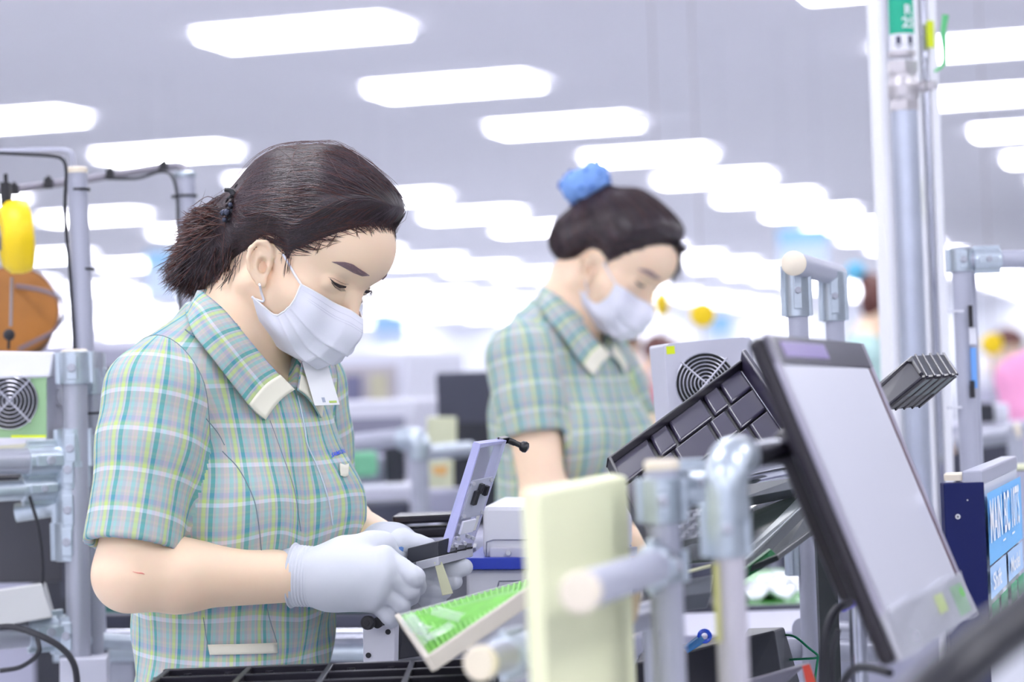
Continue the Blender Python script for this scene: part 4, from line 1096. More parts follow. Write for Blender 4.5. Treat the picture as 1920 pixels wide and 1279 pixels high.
# ---- power supply boxes with fans ---------------------------------------------
def fan_box(t, c, R, w_, h_, dp, m_face, m_case, fan_r, fan_off, sticker=None, sticker_m=None, rings=7):
    """box with a grilled fan on its front (-R[:,1]) face; c = centre of the front face, R columns right, depth, up"""
    r_, f_, u_ = R[:, 0], R[:, 1], R[:, 2]
    mb = MB(); mb.box(c+f_*dp/2, (w_, dp, h_), R); case = obj('case', mb, m_case, t, bevel=.003)
    mb = MB(); fc = c+r_*fan_off[0]+u_*fan_off[1]
    n = 48; vs_, fs = [], []
    # front panel with a round hole
    for k in range(n):
        an = 2*PI*k/n; dx, dy = math.cos(an), math.sin(an)
        vs_.append(fc+(r_*dx+u_*dy)*fan_r-f_*.0025)
        sx = ((w_/2 if dx > 0 else -w_/2)-fan_off[0])/dx if abs(dx) > 1e-6 else 1e9; sy = ((h_/2 if dy > 0 else -h_/2)-fan_off[1])/dy if abs(dy) > 1e-6 else 1e9
        L_ = min(sx, sy); vs_.append(fc+(r_*dx+u_*dy)*L_-f_*.0025)
    for k in range(n): fs.append((2*k, 2*k+1, 2*((k+1) % n)+1, 2*((k+1) % n)))
    mb.add(vs_, fs); cor = []
    obj('front_panel', mb, m_face, t, solid=.002)
    mb = MB(); mb.lathe(fc-f_*.0012, -f_, [(0, fan_r*1.02), (.001, fan_r*1.0)], 40); obj('fan_well', mb, mat('fan_dark', (22, 24, 28), .6), t)
    mb = MB()
    mb.lathe(fc-f_*.0022, -f_, [(0, fan_r*.32), (.003, fan_r*.30)], 24)
    for k in range(5):
        an = 2*PI*k/5
        def fp(rr, aa, z): return fc+(r_*math.cos(aa)+u_*math.sin(aa))*rr-f_*z
        mb.add([fp(fan_r*.3, an, .0022), fp(fan_r*.92, an+.15, .0022), fp(fan_r*.92, an+.85, .0045), fp(fan_r*.3, an+.9, .004)], [(0, 1, 2, 3)])
    obj('fan_rotor', mb, mat('fan_blade', (34, 36, 42), .5), t)
    g = MB()
    for k in range(rings):
        rr = fan_r*(.13+.87*k/(rings-1)); pts = [fc+(r_*math.cos(a_)+u_*math.sin(a_))*rr-f_*.008 for a_ in np.linspace(0, 2*PI, 41)[:-1]]; g.tube(pts, .0007, 6, closed=True)
    for a_ in (PI/4, 3*PI/4, 5*PI/4, 7*PI/4): g.tube([fc-f_*.0085, fc+(r_*math.cos(a_)+u_*math.sin(a_))*fan_r*1.08-f_*.0085], .0013, 6)
    obj('fan_grille', g, mat('grille_wire', (196, 196, 208), .25, metal=.6), t, smooth=True)
    if sticker:
        x0, y0, x1, y1 = sticker; mb = MB(); mb.add([c+r_*x+u_*y-f_*.0038 for x, y in ((x0, y0), (x1, y0), (x1, y1), (x0, y1))], [(0, 1, 2, 3)]); obj('sticker', mb, sticker_m or mat('sticker_yellow', (226, 240, 30), .5), t)
m_case = mat('case_grey', (206, 206, 220), .4)
m_eq0 = mat('knob_white', (226, 226, 234), .4)
# left box
px_m = lambda d: d/FPX
d = 3.05; t = thing('power_supply', 'green-fronted power supply box with fan grille and yellow sticker, at the left edge', 'power supply', P(20, 836, d))
Rb = np.array([nrm(V(1, -.10, -.03)), nrm(V(.10, 1, 0)), nrm(V(.03, 0, 1))]).T
fan_box(t, P(8, 766, d), Rb, 165*px_m(d), 138*px_m(d), .13, mat('green_panel', (150, 188, 142), .5), m_case, 53*px_m(d), (14*px_m(d), 14*px_m(d)), (15*px_m(d), -68*px_m(d), 82*px_m(d), -50*px_m(d)))
mb = MB(); mb.hexa([P(-90, 712, d-.01), P(94, 708, d-.01), P(118, 712, d+.12), P(-80, 716, d+.12)], [P(-90, 657, d-.004), P(102, 660, d-.004), P(122, 664, d+.12), P(-80, 662, d+.12)]); obj('lid', mb, mat('case_pale', (226, 226, 236), .35), t, bevel=.003)
mb = MB(); mb.cyl(P(96, 748, d+.05), P(118, 744, d+.04), .011, 20); obj('side_knob', mb, m_eq0, t, smooth=True)
mb = MB(); mb.box(P(8, 829, d)-V(0, .002, 0), (167*px_m(d), .01, 16*px_m(d)), Rb); obj('lower_flange', mb, m_case, t, bevel=.001)
# right box
d = 2.84; t = thing('power_supply', 'light grey power supply box with fan grille and tiny lime sticker, left of the monitor', 'power supply', P(1320, 790, d))
Rb = np.array([nrm(V(1, .10, .05)), nrm(V(-.10, 1, 0)), nrm(V(-.05, 0, 1))]).T
fan_box(t, P(1333, 716, d), Rb, 168*px_m(d), 156*px_m(d), .11, m_case, m_case, 57*px_m(d), (-12*px_m(d), -2*px_m(d)), (-80*px_m(d), 58*px_m(d), -64*px_m(d), 73*px_m(d)), rings=8)

# ---- left bench: joints, horizontal pipes, board, box -----------------------------
t = rig('bench_frame', 'pipe bench frame at the left with zinc joints and two rails, behind the bare elbow', P(130, 1000, 3.05))
pa, pb = P(138, 668, 3.05), P(128, 1279, 3.05); pb = V(pb[0], pb[1], .02)
pipe_part(P(140, 668, 3.05), pb, t, .0155, m_pipe2); cap_part(P(140, 664, 3.05), V(0, 0, 1), t, .0155)
pipe_part(P(176, 660, 3.10), V(P(166, 1040, 3.10)[0], P(166, 1040, 3.10)[1], .80), t, .0125, m_pipe2)
for y, L_, x in ((690, .042, 140), (840, .05, 137), (880, .05, 133), (955, .055, 133), (1015, .05, 131), (1190, .05, 130)): joint_part(P(x, y, 3.05), V(0, 0, 1), L_, t, .0155)
for y in (715, 840, 980): joint_part(P(172, y, 3.10), V(0, 0, 1), .035, t, .0125)
for x0, y0, x1, y1, r_, m_ in ((-60, 868, 120, 862, .0165, m_pipe2), (-60, 925, 110, 915, .0130, m_zinc), (-60, 1200, 120, 1183, .0165, m_pipe2)):
    pipe_part(P(x0, y0, 2.99), P(x1, y1, 3.05), t, r_, m_, 'rail'); 
    joint_part(P(x1-35, y1+1, 3.04), P(x1, y1, 3.05)-P(x0, y0, 2.99), .05, t, r_)
pipe_part(P(30, 962, 3.06), P(110, 950, 3.06), t, .012, m_zinc, 'rail')
pipe_part(P(150, 1200, 3.08), P(420, 1216, 3.3), t, .011, m_zinc, 'rail')
for y in (775, 886): tie_part(P(176, y, 3.10), V(0, 0, 1), t, .0128)
o = tag(obj('shelf_board', MB().hexa([P(-80, 855, 3.0), P(134, 834, 3.06), P(134, 834, 3.4), P(-80, 855, 3.35)], [P(-80, 843, 3.0), P(134, 824, 3.06), P(134, 824, 3.4), P(-80, 843, 3.35)]), mat('cream_board', (226, 222, 200), .6)), 'thin cream shelf board under the green-fronted power supply', 'board')
o = tag(obj('lower_board', MB().hexa([P(-80, 1190, 3.0), P(106, 1165, 3.06), P(106, 1165, 3.3), P(-80, 1190, 3.25)], [P(-80, 1178, 3.0), P(106, 1158, 3.06), P(106, 1158, 3.3), P(-80, 1178, 3.25)]), mat('cream_board', (226, 222, 200), .6)), 'thin cream board on the lower rail at the left', 'board')
o = tag(obj('white_box', MB().hexa([P(-40, 1182, 2.98), P(98, 1158, 3.0), P(104, 1158, 3.15), P(-40, 1182, 3.15)], [P(-40, 1112, 2.98), P(78, 1094, 3.0), P(86, 1092, 3.15), P(-40, 1110, 3.15)]), mat('box_white', (222, 222, 222), .6), bevel=.002), 'small off-white box lying on the lower left rail', 'box')
cable('loose_cable', [P(-40, 1182, 2.95), P(20, 1176, 2.95), P(70, 1190, 2.94), P(115, 1215, 2.94), P(140, 1250, 2.94), P(146, 1310, 2.94)], .0042, 'thick black cable drooping in front of the lower left bench rail')
cable('loose_cable', [P(70, 1195, 2.97), P(72, 1225, 2.96), P(40, 1250, 2.97), P(0, 1258, 2.97)], .003, 'short black cable loop under the thick one at the lower left')
cable('loose_cable', [P(55, 930, 3.02), P(72, 990, 3.02), P(80, 1060, 3.02), P(78, 1110, 3.02)], .0022, 'thin black cable hanging down behind the left bench post', m=m_wire)
o = tag(obj('dark_cabinet', MB().hexa([P(-160, 1096, 3.3), P(118, 1092, 3.3), P(118, 1088, 3.42), P(-160, 1090, 3.42)], [P(-160, 895, 3.3), P(118, 892, 3.3), P(118, 890, 3.42), P(-160, 892, 3.42)]), mat('dark_grey_panel', (68, 68, 78), .5), bevel=.004), 'dark grey equipment cabinet below the left shelf', 'cabinet')
o = tag(obj('small_outlet_box', MB().hexa([P(112, 1310, 3.0), P(204, 1310, 3.0), P(206, 1310, 3.15), P(112, 1310, 3.15)], [P(112, 1236, 3.0), P(200, 1234, 3.0), P(206, 1220, 3.15), P(112, 1222, 3.15)]), m_case, bevel=.002), 'light grey metal outlet box at the bottom left', 'box')
# long low conveyor behind the worker (runs to the right)
def bar(name, pts4, h, m, label, cat, d=None, bevel=.002):
    """board-like bar: pts4 top corners ((x, y, depth) x4), h thickness"""
    tp = np.array([P(*q) for q in pts4]); return tag(obj(name, MB().hexa(tp-V(0, 0, h), tp), m, bevel=bevel), label, cat)
t = thing('conveyor', 'low conveyor with grey rails and a green belt, behind the worker at elbow height', 'conveyor', V(P(300, 1100, 3.6)[0], P(300, 1100, 3.6)[1], 0))
for nm, y0, y1, dd, m_ in (('side_rail', 1078, 1090, 3.55, m_capc), ('belt', 1062, 1066, 3.75, mat('green_belt', (60, 150, 104), .5)), ('side_rail', 1108, 1122, 3.5, mat('rail_dark', (90, 94, 108), .4)), ('side_rail', 1128, 1148, 3.46, mat('rail_teal', (88, 150, 140), .5)), ('side_rail', 1152, 1180, 3.44, mat('rail_dark2', (74, 76, 92), .4))):
    mb = MB(); mb.hexa([P(146, y1+2, dd), P(900, y1-10+8, dd+.1), P(900, y1-4+0, dd+.25), P(146, y1, dd+.15)], [P(146, y0+2, dd), P(900, y0-10+8, dd+.1), P(900, y0-6, dd+.25), P(146, y0, dd+.15)]); obj(nm, mb, m_, t, bevel=.002)
for y, r_ in ((1198, .014), (1226, .012)):
    mb = MB(); mb.cyl(P(100, y, 3.42), P(900, y-2, 3.52), r_, 18); obj('guide_rail', mb, m_chrome if y == 1198 else m_zinc, t, smooth=True)
for x in (230, 860):
    q = P(x, 1240, 3.5); mb = MB(); mb.box(V(q[0], q[1], q[2]/2), (.04, .04, q[2])); obj('leg', mb, m_pipe2, t, bevel=.002)
# ================================================================ right-hand side: posts, trays, monitor, column
# ---- goalpost of two posts with capped top bar
t = rig('goalpost_frame', 'low frame of two grey posts joined by a capped top bar, standing behind the monitor', P(1525, 900, 3.1))
def vpost(x, y, d, t, r=PR, m=None, z0=.02):
    a = P(x, y, d); return pipe_part(V(a[0]+.004, a[1], z0), a, t, r, m)
g1, g2 = P(1493, 515, 2.82), P(1562, 525, 2.96)
vpost(1493, 515, 2.82, t, .0116); vpost(1562, 528, 2.96, t, .0116)
h0, h1 = P(1489, 494, 2.76), P(1570, 516, 3.02)
pipe_part(h0, h1, t, .0134); cap_part(h0, h0-h1, t, .0134)
for x, y, d in ((1493, 545, 2.82), (1562, 556, 2.96)): joint_part(P(x, y, d), V(0, 0, 1), .062, t, .0116)
j = P(1493, 1035, 2.82); joint_part(j, V(0, 0, 1), .055, t, .0116, out=V(1, -.6, 0)); 
pipe_part(P(1500, 1052, 2.82), P(1620, 1058, 2.94), t, .0116, m_zinc, 'rail'); pipe_part(P(1380, 1215, 2.78), P(1640, 1222, 2.87), t, .013, m_pipe2, 'rail'); pipe_part(P(1500, 1180, 2.87), P(1640, 1186, 2.96), t, .013, m_pipe2, 'rail')
joint_part(P(1535, 1045, 2.83), V(1, .1, 0), .04, t, .0116)
# ---- white column with galvanised pipe and valve
m_col = mat('column_white', (248, 248, 254), .5)
cd_ = 3.45; ct, cb = P(1712, -160, cd_), P(1726, 900, cd_)
def colx(x, y, d): return P(x, y, d)
t = thing('column', 'tall white service column right of centre, with folded edges', 'column', V(P(1722, 900, cd_)[0], P(1722, 900, cd_)[1], 0))
x_l, x_r = P(1672, 700, cd_)[0], P(1781, 700, cd_)[0]; yc = P(1730, 700, cd_)[1]
mb = MB(); mb.box(V((x_l+x_r)/2, yc+.06, CEIL/2), (x_r-x_l, .09, CEIL)); obj('column_body', mb, m_col, t, bevel=.004)
for x, w_ in ((x_l+.004, .010), (x_l+.028, .006), (x_r-.030, .008), (x_r-.006, .012)):
    mb = MB(); mb.box(V(x, yc+.008, CEIL/2), (w_, .022, CEIL-.01)); obj('column_rib', mb, m_col, t, bevel=.002)
mb = MB(); mb.box(V(x_r-.016, yc+.010, CEIL/2), (.006, .006, CEIL-.01)); obj('chrome_strip', mb, m_chrome, t)
for (xa, ya, xb, yb) in ((1745, 32, 1760, 82), (1730, 333, 1734, 410)):
    p0, p1 = P(xa, ya, cd_-.03), P(xb, yb, cd_-.03); mb = MB(); mb.box(((p0[0]+p1[0])/2, yc-.0065, (p0[2]+p1[2])/2), (abs(p1[0]-p0[0]), .003, abs(p0[2]-p1[2]))); obj('yellow_sticker', mb, mat('sticker_yellow', (226, 240, 30), .5), t)
t = thing('air_pipe', 'galvanised vertical air pipe with green label and ball valve, in front of the white column', 'pipe', V(P(1708, 900, 3.38)[0], P(1708, 900, 3.38)[1], 0))
pd = 3.38; xp = P(1703, 400, pd)[0]; yp = P(1703, 400, pd)[1]
def pz(y, x=1703): return P(x, y, pd)[2]
m_galv = mat('galvanised', (196, 202, 218), .35, metal=.5, var=.12, vscale=25.)
mb = MB(); mb.cyl(V(xp, yp, .02), V(xp, yp, pz(205)), .0185, 28); obj('pipe', mb, m_galv, t, smooth=True)
mb = MB(); mb.cyl(V(xp, yp, pz(100)), V(xp, yp, CEIL-.01), .0175, 28); obj('upper_pipe', mb, m_galv, t, smooth=True)
m_val = mat('valve_nickel', (205, 200, 204), .35, metal=.6)
mb = MB(); mb.lathe(V(xp, yp, pz(208)), V(0, 0, 1), [(0, .0215), (.014, .0215)], 6); mb.lathe(V(xp, yp, pz(136)), V(0, 0, 1), [(0, .0225), (.016, .0225)], 6); mb.lathe(V(xp, yp, pz(190)), V(0, 0, 1), [(0, .019), (.008, .0215), (.022, .022), (.034, .019), (.044, .019)], 28)
vb = obj('valve_body', mb, m_val, t, bevel=.001)
mb = MB(); mb.lathe(V(xp, yp, pz(104)), V(0, 0, 1), [(0, .0195), (.006, .0195)], 24); obj('collar_ring', mb, m_val, t, smooth=True)
mb = MB(); mb.cyl(V(xp, yp, pz(163)), V(xp+.040, yp-.004, pz(163)), .0075, 16); mb.cyl(V(xp+.026, yp-.004, pz(163)), V(xp+.030, yp-.004, pz(163)), .0095, 16); mb.cyl(V(xp+.036, yp-.004, pz(161)), V(xp+.046, yp-.004, pz(161)), .0062, 6); obj('valve_stem', mb, m_val, vb, smooth=True)
hb = MB(); hp = curve3([P(1752, 134, pd-.02), P(1762, 128, pd-.02), P(1770, 118, pd-.02), P(1771, 95, pd-.02), P(1769, 60, pd-.02), P(1773, 28, pd-.02)], 24)
hb.tube(hp, np.r_[np.linspace(.002, .0036, 10), np.linspace(.0036, .0046, 14)], 10); obj('valve_handle', hb, mat('green_lever', (98, 196, 128), .5), vb, smooth=True)
mb = MB(); mb.tube([P(1737, 108, pd-.03), P(1736, 150, pd-.03), P(1737, 170, pd-.03)], .0009, 6); obj('cable_tie', mb, m_rub, vb)
# wrap-round label
def wrap(name, z0, z1, m, rr=.0182, a0=-2.9, a1=.3, parent=t):
    g = np.array([[V(xp+rr*math.cos(a), yp+rr*math.sin(a), z) for a in np.linspace(a0, a1, 30)] for z in (z0, z1)]); mb = MB(); mb.grid(g); return obj(name, mb, m, parent, smooth=True)
wrap('white_label', pz(100), pz(64), mat('label_white', (240, 240, 248), .5)); lb = wrap('green_label', pz(64), pz(-70), mat('label_green', (20, 176, 140), .5))
wrap('white_label', pz(-72), CEIL-.03, mat('label_white', (240, 240, 248), .5))
m_wt = mat('print_white', (244, 246, 250), .6); m_dk = mat('print_dark', (70, 72, 96), .6)
def wraptext(body, x, ybase, h, m, sx=1.):
    o = text_mesh(body, V(0, 0, 0), V(1, 0, 0), V(0, 0, 1), h, m, 'label_lettering', lb, 0., sx)
    n = len(o.data.vertices); co = np.zeros(n*3); o.data.vertices.foreach_get('co', co); co = co.reshape(-1, 3)+origin_of(lb)
    u0 = (x-1703)/FPX*pd; an = -PI/2+(u0+co[:, 0])/.0186; q = np.stack([xp+.0187*np.cos(an), yp+.0187*np.sin(an), co[:, 2]+pz(ybase)], 1)
    o.data.vertices.foreach_set('co', (q-origin_of(lb)).ravel()); o.data.update()
wraptext('R', 1707, 29, .0145, m_wt); wraptext('25', 1701, 53, .0145, m_wt)
def arrow(x):
    mb = MB(); rr = .0187
    def q(u, z): a = -PI/2+((x-1703)/FPX*pd+u)/rr; return V(xp+rr*math.cos(a), yp+rr*math.sin(a), z)
    z0, z1, z2 = pz(69), pz(84), pz(92)
    mb.add([q(-.0035, z0), q(.0035, z0), q(.0035, z1), q(-.0035, z1)], [(3, 2, 1, 0)]); mb.add([q(-.0062, z1), q(.0062, z1), q(0, z2)], [(2, 1, 0)]); obj('flow_arrow', mb, m_dk, lb)
arrow(1693); arrow(1717)
# ---- right frame with horizontal bar
t = rig('pipe_stand', 'grey pipe post at the right edge with a zinc corner joint', P(1806, 900, 3.1))
vpost(1802, 486, 3.1, t, .0125); pipe_part(P(1817, 500, 3.14), V(P(1817, 500, 3.14)[0]+.004, P(1817, 500, 3.14)[1], .02), t, .008, name='side_pipe')
pipe_part(P(1812, 488, 3.1), P(1990, 484, 3.1), t, .0115); joint_part(P(1802, 488, 3.1), V(0, 0, 1), .030, t, .0125); joint_part(P(1850, 487, 3.1), V(1, 0, 0), .036, t, .0115)
for y in (584, 764): tie_part(P(1803, y, 3.1), V(0, 0, 1), t, .0128, mat('tie_white', (225, 226, 235), .5))
mb = MB(); mb.box(P(1826, 690, 3.08), (.007, .004, .052)); obj('blue_tag', mb, mat('tag_blue', (110, 165, 235), .5), t)
mb = MB(); mb.box(P(1824, 630, 3.08), (.009, .004, .022)); obj('white_tag', mb, mat('tie_white', (225, 226, 235), .5), t)
mb = MB(); mb.box(P(1823, 775-45, 3.078), (.006, .004, .022)); obj('black_clip', mb, m_rub, t); mb = MB(); mb.box(P(1820, 593, 3.078), (.005, .004, .028)); obj('black_clip', mb, m_rub, t)
# ---- sign board
t = thing('notice_board', 'notice board at the right, dark blue edge towards us, light blue poster on its face', 'notice board', V(P(1806, 1200, 2.45)[0], 2.45, 0))
e0 = P(1769, 904, 2.45); e1 = P(1845, 904, 2.45); zt = e1[2]; bdir = nrm(V(.129, .44, 0)); bn = nrm(V(.44, -.129, 0))
mb = MB(); mb.hexa([V(e0[0], e0[1], .02), V(e1[0], e1[1], .02), V(e1[0], e1[1]+.02, .02), V(e0[0], e0[1]+.02, .02)], [V(e0[0], e0[1], zt), V(e1[0], e1[1], zt), V(e1[0], e1[1]+.02, zt), V(e0[0], e0[1]+.02, zt)]); bl = obj('blue_edge_panel', mb, mat('navy_panel', (14, 25, 82), .5, spec=.25), t, bevel=.001)
for x, y, r_ in ((1796, 969, .0028), (1814, 938, .0008)):
    mb = MB(); q = P(x, y, 2.449); mb.lathe(q, V(0, -1, 0), [(0, r_), (.001, r_*.9)], 16); s_ = obj('screw', mb, mat('screw_head', (210, 210, 218), .3), bl)
mb = MB(); q = P(1796, 969, 2.446); mb.box(q, (.0022, .001, .0007)); mb.box(q, (.0007, .001, .0022)); obj('screw_cross', mb, m_rub, bl)
def bq(u0, u1, z0, z1, m, name, off=.002, par=None):
    a = V(e1[0], e1[1], 0)+bn*off; mb = MB(); mb.add([a+bdir*u0+V(0, 0, z0), a+bdir*u1+V(0, 0, z0), a+bdir*u1+V(0, 0, z1), a+bdir*u0+V(0, 0, z1)], [(0, 1, 2, 3)]); return obj(name, mb, m, par or t)
mb = MB(); a = V(e1[0], e1[1], 0)-bn*.012; Rb2 = np.array([bdir, -bn, V(0, 0, 1)]).T; mb.box(a+bdir*.225+V(0, 0, zt/2+.01), (.45, .018, zt-.02), Rb2); pb_ = obj('white_panel', mb, mat('board_white', (228, 230, 240), .4), t, bevel=.001)
mb = MB(); mb.box(a+bdir*.225+V(0, 0, zt+.004), (.45, .02, .016), Rb2); obj('top_rail', mb, m_pipe, t, bevel=.002)
cap_part(V((e0[0]+e1[0])/2-.004, e0[1]+.02, zt+.004), V(0, 0, 1), t, .0115)
Z = lambda y: CAM[2]-(y-718)/FPX*2.45
m_sky = mat('poster_blue', (120, 192, 250), .5); m_sky2 = mat('poster_pale', (178, 212, 250), .5); m_gr = mat('poster_green', (34, 158, 104), .5)
po = bq(.008, .44, Z(1062), Z(926), m_sky, 'poster_header')
bq(.008, .20, Z(1126), Z(1066), m_sky2, 'poster_panel'); bq(.225, .43, Z(1126), Z(1066), m_sky2, 'poster_panel')
for u in (.01, .12, .25, .35): bq(u, u+.085, Z(1178), Z(1135), m_gr, 'green_box')
for k, (u, c) in enumerate(((.01, (90, 110, 200)), (.07, (200, 90, 100)), (.13, (180, 190, 220)), (.20, (60, 70, 120)), (.27, (120, 100, 190)), (.33, (220, 60, 60)), (.39, (110, 110, 190)))): bq(u, u+.035, Z(1206), Z(1186), mat('chart_%d' % k, c, .5), 'chart_mark')
a = V(e1[0], e1[1], 0)+bn*.004
for w_, u in (('MAIN', .012), ('BC', .178), ('10TS', .275)): text_mesh(w_, a+bdir*u+V(0, 0, Z(1018)), bdir, V(0, 0, 1), .044, m_wt, 'poster_title', po, 0., .95)
for u in (.15, .27): bq(u, u+.035, Z(1034), Z(1030), m_wt, 'poster_dash', .004, po)
text_mesh('Shift', a+bdir*.02+V(0, 0, Z(1110)), bdir, V(0, 0, 1), .018, m_wt, 'poster_text', po, 0., 2.2)
text_mesh('Model', a+bdir*.24+V(0, 0, Z(1110)), bdir, V(0, 0, 1), .018, m_wt, 'poster_text', po, 0., 2.)
# ---- monitor
t = thing('monitor', 'wide monitor tilted back at the right, pale screen, plastic film on its lower bezel', 'monitor', V(.317, 2.117, .93))
TL, TR, BR, BL = V(.2003, 1.925, 1.2646), V(.3401, 2.3422, 1.2617), V(.4336, 2.309, .9999), V(.2938, 1.8918, 1.0028)
nm = nrm(np.cross(TR-TL, BL-TL)); nm = nm if nm@(CAM-TL) > 0 else -nm
def mq(u, v_, o=0.): return (TL*(1-u)+TR*u)*(1-v_)+(BL*(1-u)+BR*u)*v_+nm*o
def mbx(u0, u1, v0, v1, o0, o1): 
    return [mq(u0, v1, o0), mq(u1, v1, o0), mq(u1, v0, o0), mq(u0, v0, o0)], [mq(u0, v1, o1), mq(u1, v1, o1), mq(u1, v0, o1), mq(u0, v0, o1)]
m_bez = mat('bezel_gloss', (40, 32, 48), .18, spec=.8); m_bezs = mat('bezel_silver', (176, 172, 190), .3, metal=.3)
mb = MB(); mb.hexa(*mbx(0, 1, 0, 1, -.015, 0)); obj('back_shell', mb, mat('monitor_back', (28, 22, 34), .35), t, bevel=.006)
mb = MB(); mb.hexa(*mbx(.2, .8, .25, .8, -.045, -.015)); obj('rear_housing', mb, mat('monitor_back', (28, 22, 34), .35), t, bevel=.008)
for a4, m_ in (((.0, 1, 0, .095), m_bez), ((.0, .045, .0, 1), m_bezs), ((.965, 1, 0, 1), m_bezs)):
    mb = MB(); mb.hexa(*mbx(*a4, 0, .003)); obj('bezel', mb, m_, t, bevel=.001)
mb = MB(); mb.hexa(*mbx(.945, .967, .09, .87, 0, .0025)); obj('inner_bezel', mb, mat('bezel_brown', (84, 52, 62), .3), t)
m_scr = mat('screen', (176, 176, 192), .26, spec=.9, coat=.6, emit=.42, ecol=(225, 228, 245))
mb = MB(); mb.hexa(*mbx(.045, .946, .095, .86, 0, .0018)); obj('screen', mb, m_scr, t)
mb = MB(); mb.hexa(*mbx(.0, 1, .86, 1, 0, .0035)); lbz = obj('lower_bezel', mb, mat('bezel_light', (200, 200, 208), .25), t, bevel=.001)
m_film = mat('plastic_film', (226, 228, 238), .08, alpha=.45, spec=.9)
g = []; rs = np.random.RandomState(11)
for i in range(14):
    g.append([mq(.03+.95*j/30, .845+.16*i/13+.006*math.sin(j*.5), .0055+.0009*math.sin(i*.5+j*.3)+.0004*math.sin(j*.7-i*.4)) for j in range(31)])
mb = MB(); mb.grid(np.array(g)); obj('protective_film', mb, m_film, lbz, smooth=True)
mb = MB(); mb.hexa(*mbx(.78, .93, .885, .985, .0035, .0045)); obj('green_sticker', mb, mat('sticker_green', (110, 186, 96), .5), lbz)
mb = MB(); mb.hexa(*mbx(.56, .66, .885, .945, .0035, .0045)); obj('yellow_sticker', mb, mat('sticker_lime', (214, 236, 70), .5), lbz)
mb = MB(); mb.hexa(*mbx(.10, .52, .02, .07, .003, .0036)); obj('badge_strip', mb, mat('violet_strip', (150, 130, 190), .2), t)
cable('monitor_cable', [P(1592, 1132, 2.25), P(1570, 1142, 2.22), P(1552, 1175, 2.2), P(1545, 1230, 2.2), P(1542, 1330, 2.2)], .0042, 'black cable with a violet plug hanging from the back of the monitor')
cable('monitor_cable', [P(1668, 1262, 2.0), P(1630, 1252, 2.05), P(1600, 1256, 2.1), P(1578, 1290, 2.12), P(1570, 1340, 2.12)], .0038, 'black cable arching under the lower edge of the monitor')
cable('monitor_cable', [P(1572, 1180, 2.24), P(1560, 1230, 2.24), P(1562, 1340, 2.24)], .0028, 'thin black cable beside the cable with the violet plug')
mb = MB(); mb.cyl(P(1580, 1138, 2.24), P(1600, 1128, 2.26), .005, 12); tag(obj('cable_plug', mb, mat('violet_plug', (92, 84, 196), .4), smooth=True), 'small violet cable plug behind the monitor', 'plug')
# chrome stand post under the monitor
t = rig('monitor_stand', 'polished metal post under the monitor', P(1606, 1200, 2.32), cat='monitor stand')
q = P(1606, 1120, 2.30); pipe_part(V(q[0]+.004, q[1], .02), q, t, .0085, m_chrome, 'post'); mb = MB(); mb.cyl(q, mq(.5, .6, -.045), .009, 16); obj('arm', mb, m_chrome, t, smooth=True)
# ---- black component trays leaning on the rack
m_tray = mat('tray_black', (32, 30, 40), .3, spec=.45)
def c9(x, y, d): return P(1120+x/4.567, 600+y/4.567, d)
t = thing('component_tray', 'large black compartment tray leaning on the rack in the middle, left of the monitor', 'tray', c9(700, 1250, 2.6))
Q0, Q1 = c9(105, 1262, 2.52), c9(1225, 432, 2.78); Wv = c9(1620, 1010, 2.60)-c9(1225, 432, 2.78)
tn = nrm(np.cross(Q1-Q0, Wv)); tn = tn if tn@(CAM-Q0) > 0 else -tn
def tq(u, v_, o=0.): return Q0+(Q1-Q0)*u+Wv*v_+tn*o
mb = MB(); mb.hexa([tq(0, 1, -.004), tq(1, 1, -.004), tq(1, 0, -.004), tq(0, 0, -.004)], [tq(0, 1), tq(1, 1), tq(1, 0), tq(0, 0)]); obj('tray_floor', mb, mat('tray_groove', (26, 25, 32), .5), t)
m_cell = mat('tray_cell', (50, 46, 66), .28, spec=.45)
def cell(u0, u1, v0, v1, h=.0045):
    g_ = .003; gu = g_/np.linalg.norm(Q1-Q0); gv = g_/np.linalg.norm(Wv)*.8
    mb = MB(); mb.hexa([tq(u0+gu, v1-gv), tq(u1-gu, v1-gv), tq(u1-gu, v0+gv), tq(u0+gu, v0+gv)], [tq(u0+gu*1.5, v1-gv*1.4, h), tq(u1-gu*1.5, v1-gv*1.4, h), tq(u1-gu*1.5, v0+gv*1.4, h), tq(u0+gu*1.5, v0+gv*1.4, h)]); obj('pocket', mb, m_cell, t, bevel=.0025, bseg=3)
for v0, v1, us in ((0, .30, (0, .27, .41, .68, .81, 1)), (.30, .62, (0, .12, .36, .63, .77, 1)), (.62, 1, (0, .15, .42, .56, .83, 1))):
    for i in range(len(us)-1): cell(us[i], us[i+1], v0, v1)
def wall(u0, v0, u1, v1, w_=.004, h=.013, name='divider'):
    a, b = tq(u0, v0), tq(u1, v1); d_ = nrm(b-a); s_ = np.cross(d_, tn); mb = MB()
    mb.hexa([a-s_*w_, b-s_*w_, b+s_*w_, a+s_*w_], [a-s_*w_*.6+tn*h, b-s_*w_*.6+tn*h, b+s_*w_*.6+tn*h, a+s_*w_*.6+tn*h]); obj(name, mb, m_tray, t, bevel=.001)
wall(-.01, 0, 1.01, 0, .003, .012, 'rim'); wall(-.01, 1, 1.01, 1, .003, .012, 'rim'); wall(0, 0, 0, 1, .003, .012, 'rim')
# turned-up end
mb = MB(); mb.hexa([tq(1, 1, 0), tq(1.045, 1, 0), tq(1.045, -.03, 0), tq(1, -.03, 0)], [tq(1.01, 1, .022), tq(1.05, 1, .020), tq(1.05, -.03, .020), tq(1.01, -.03, .022)]); obj('end_wall', mb, m_cell, t, bevel=.002)
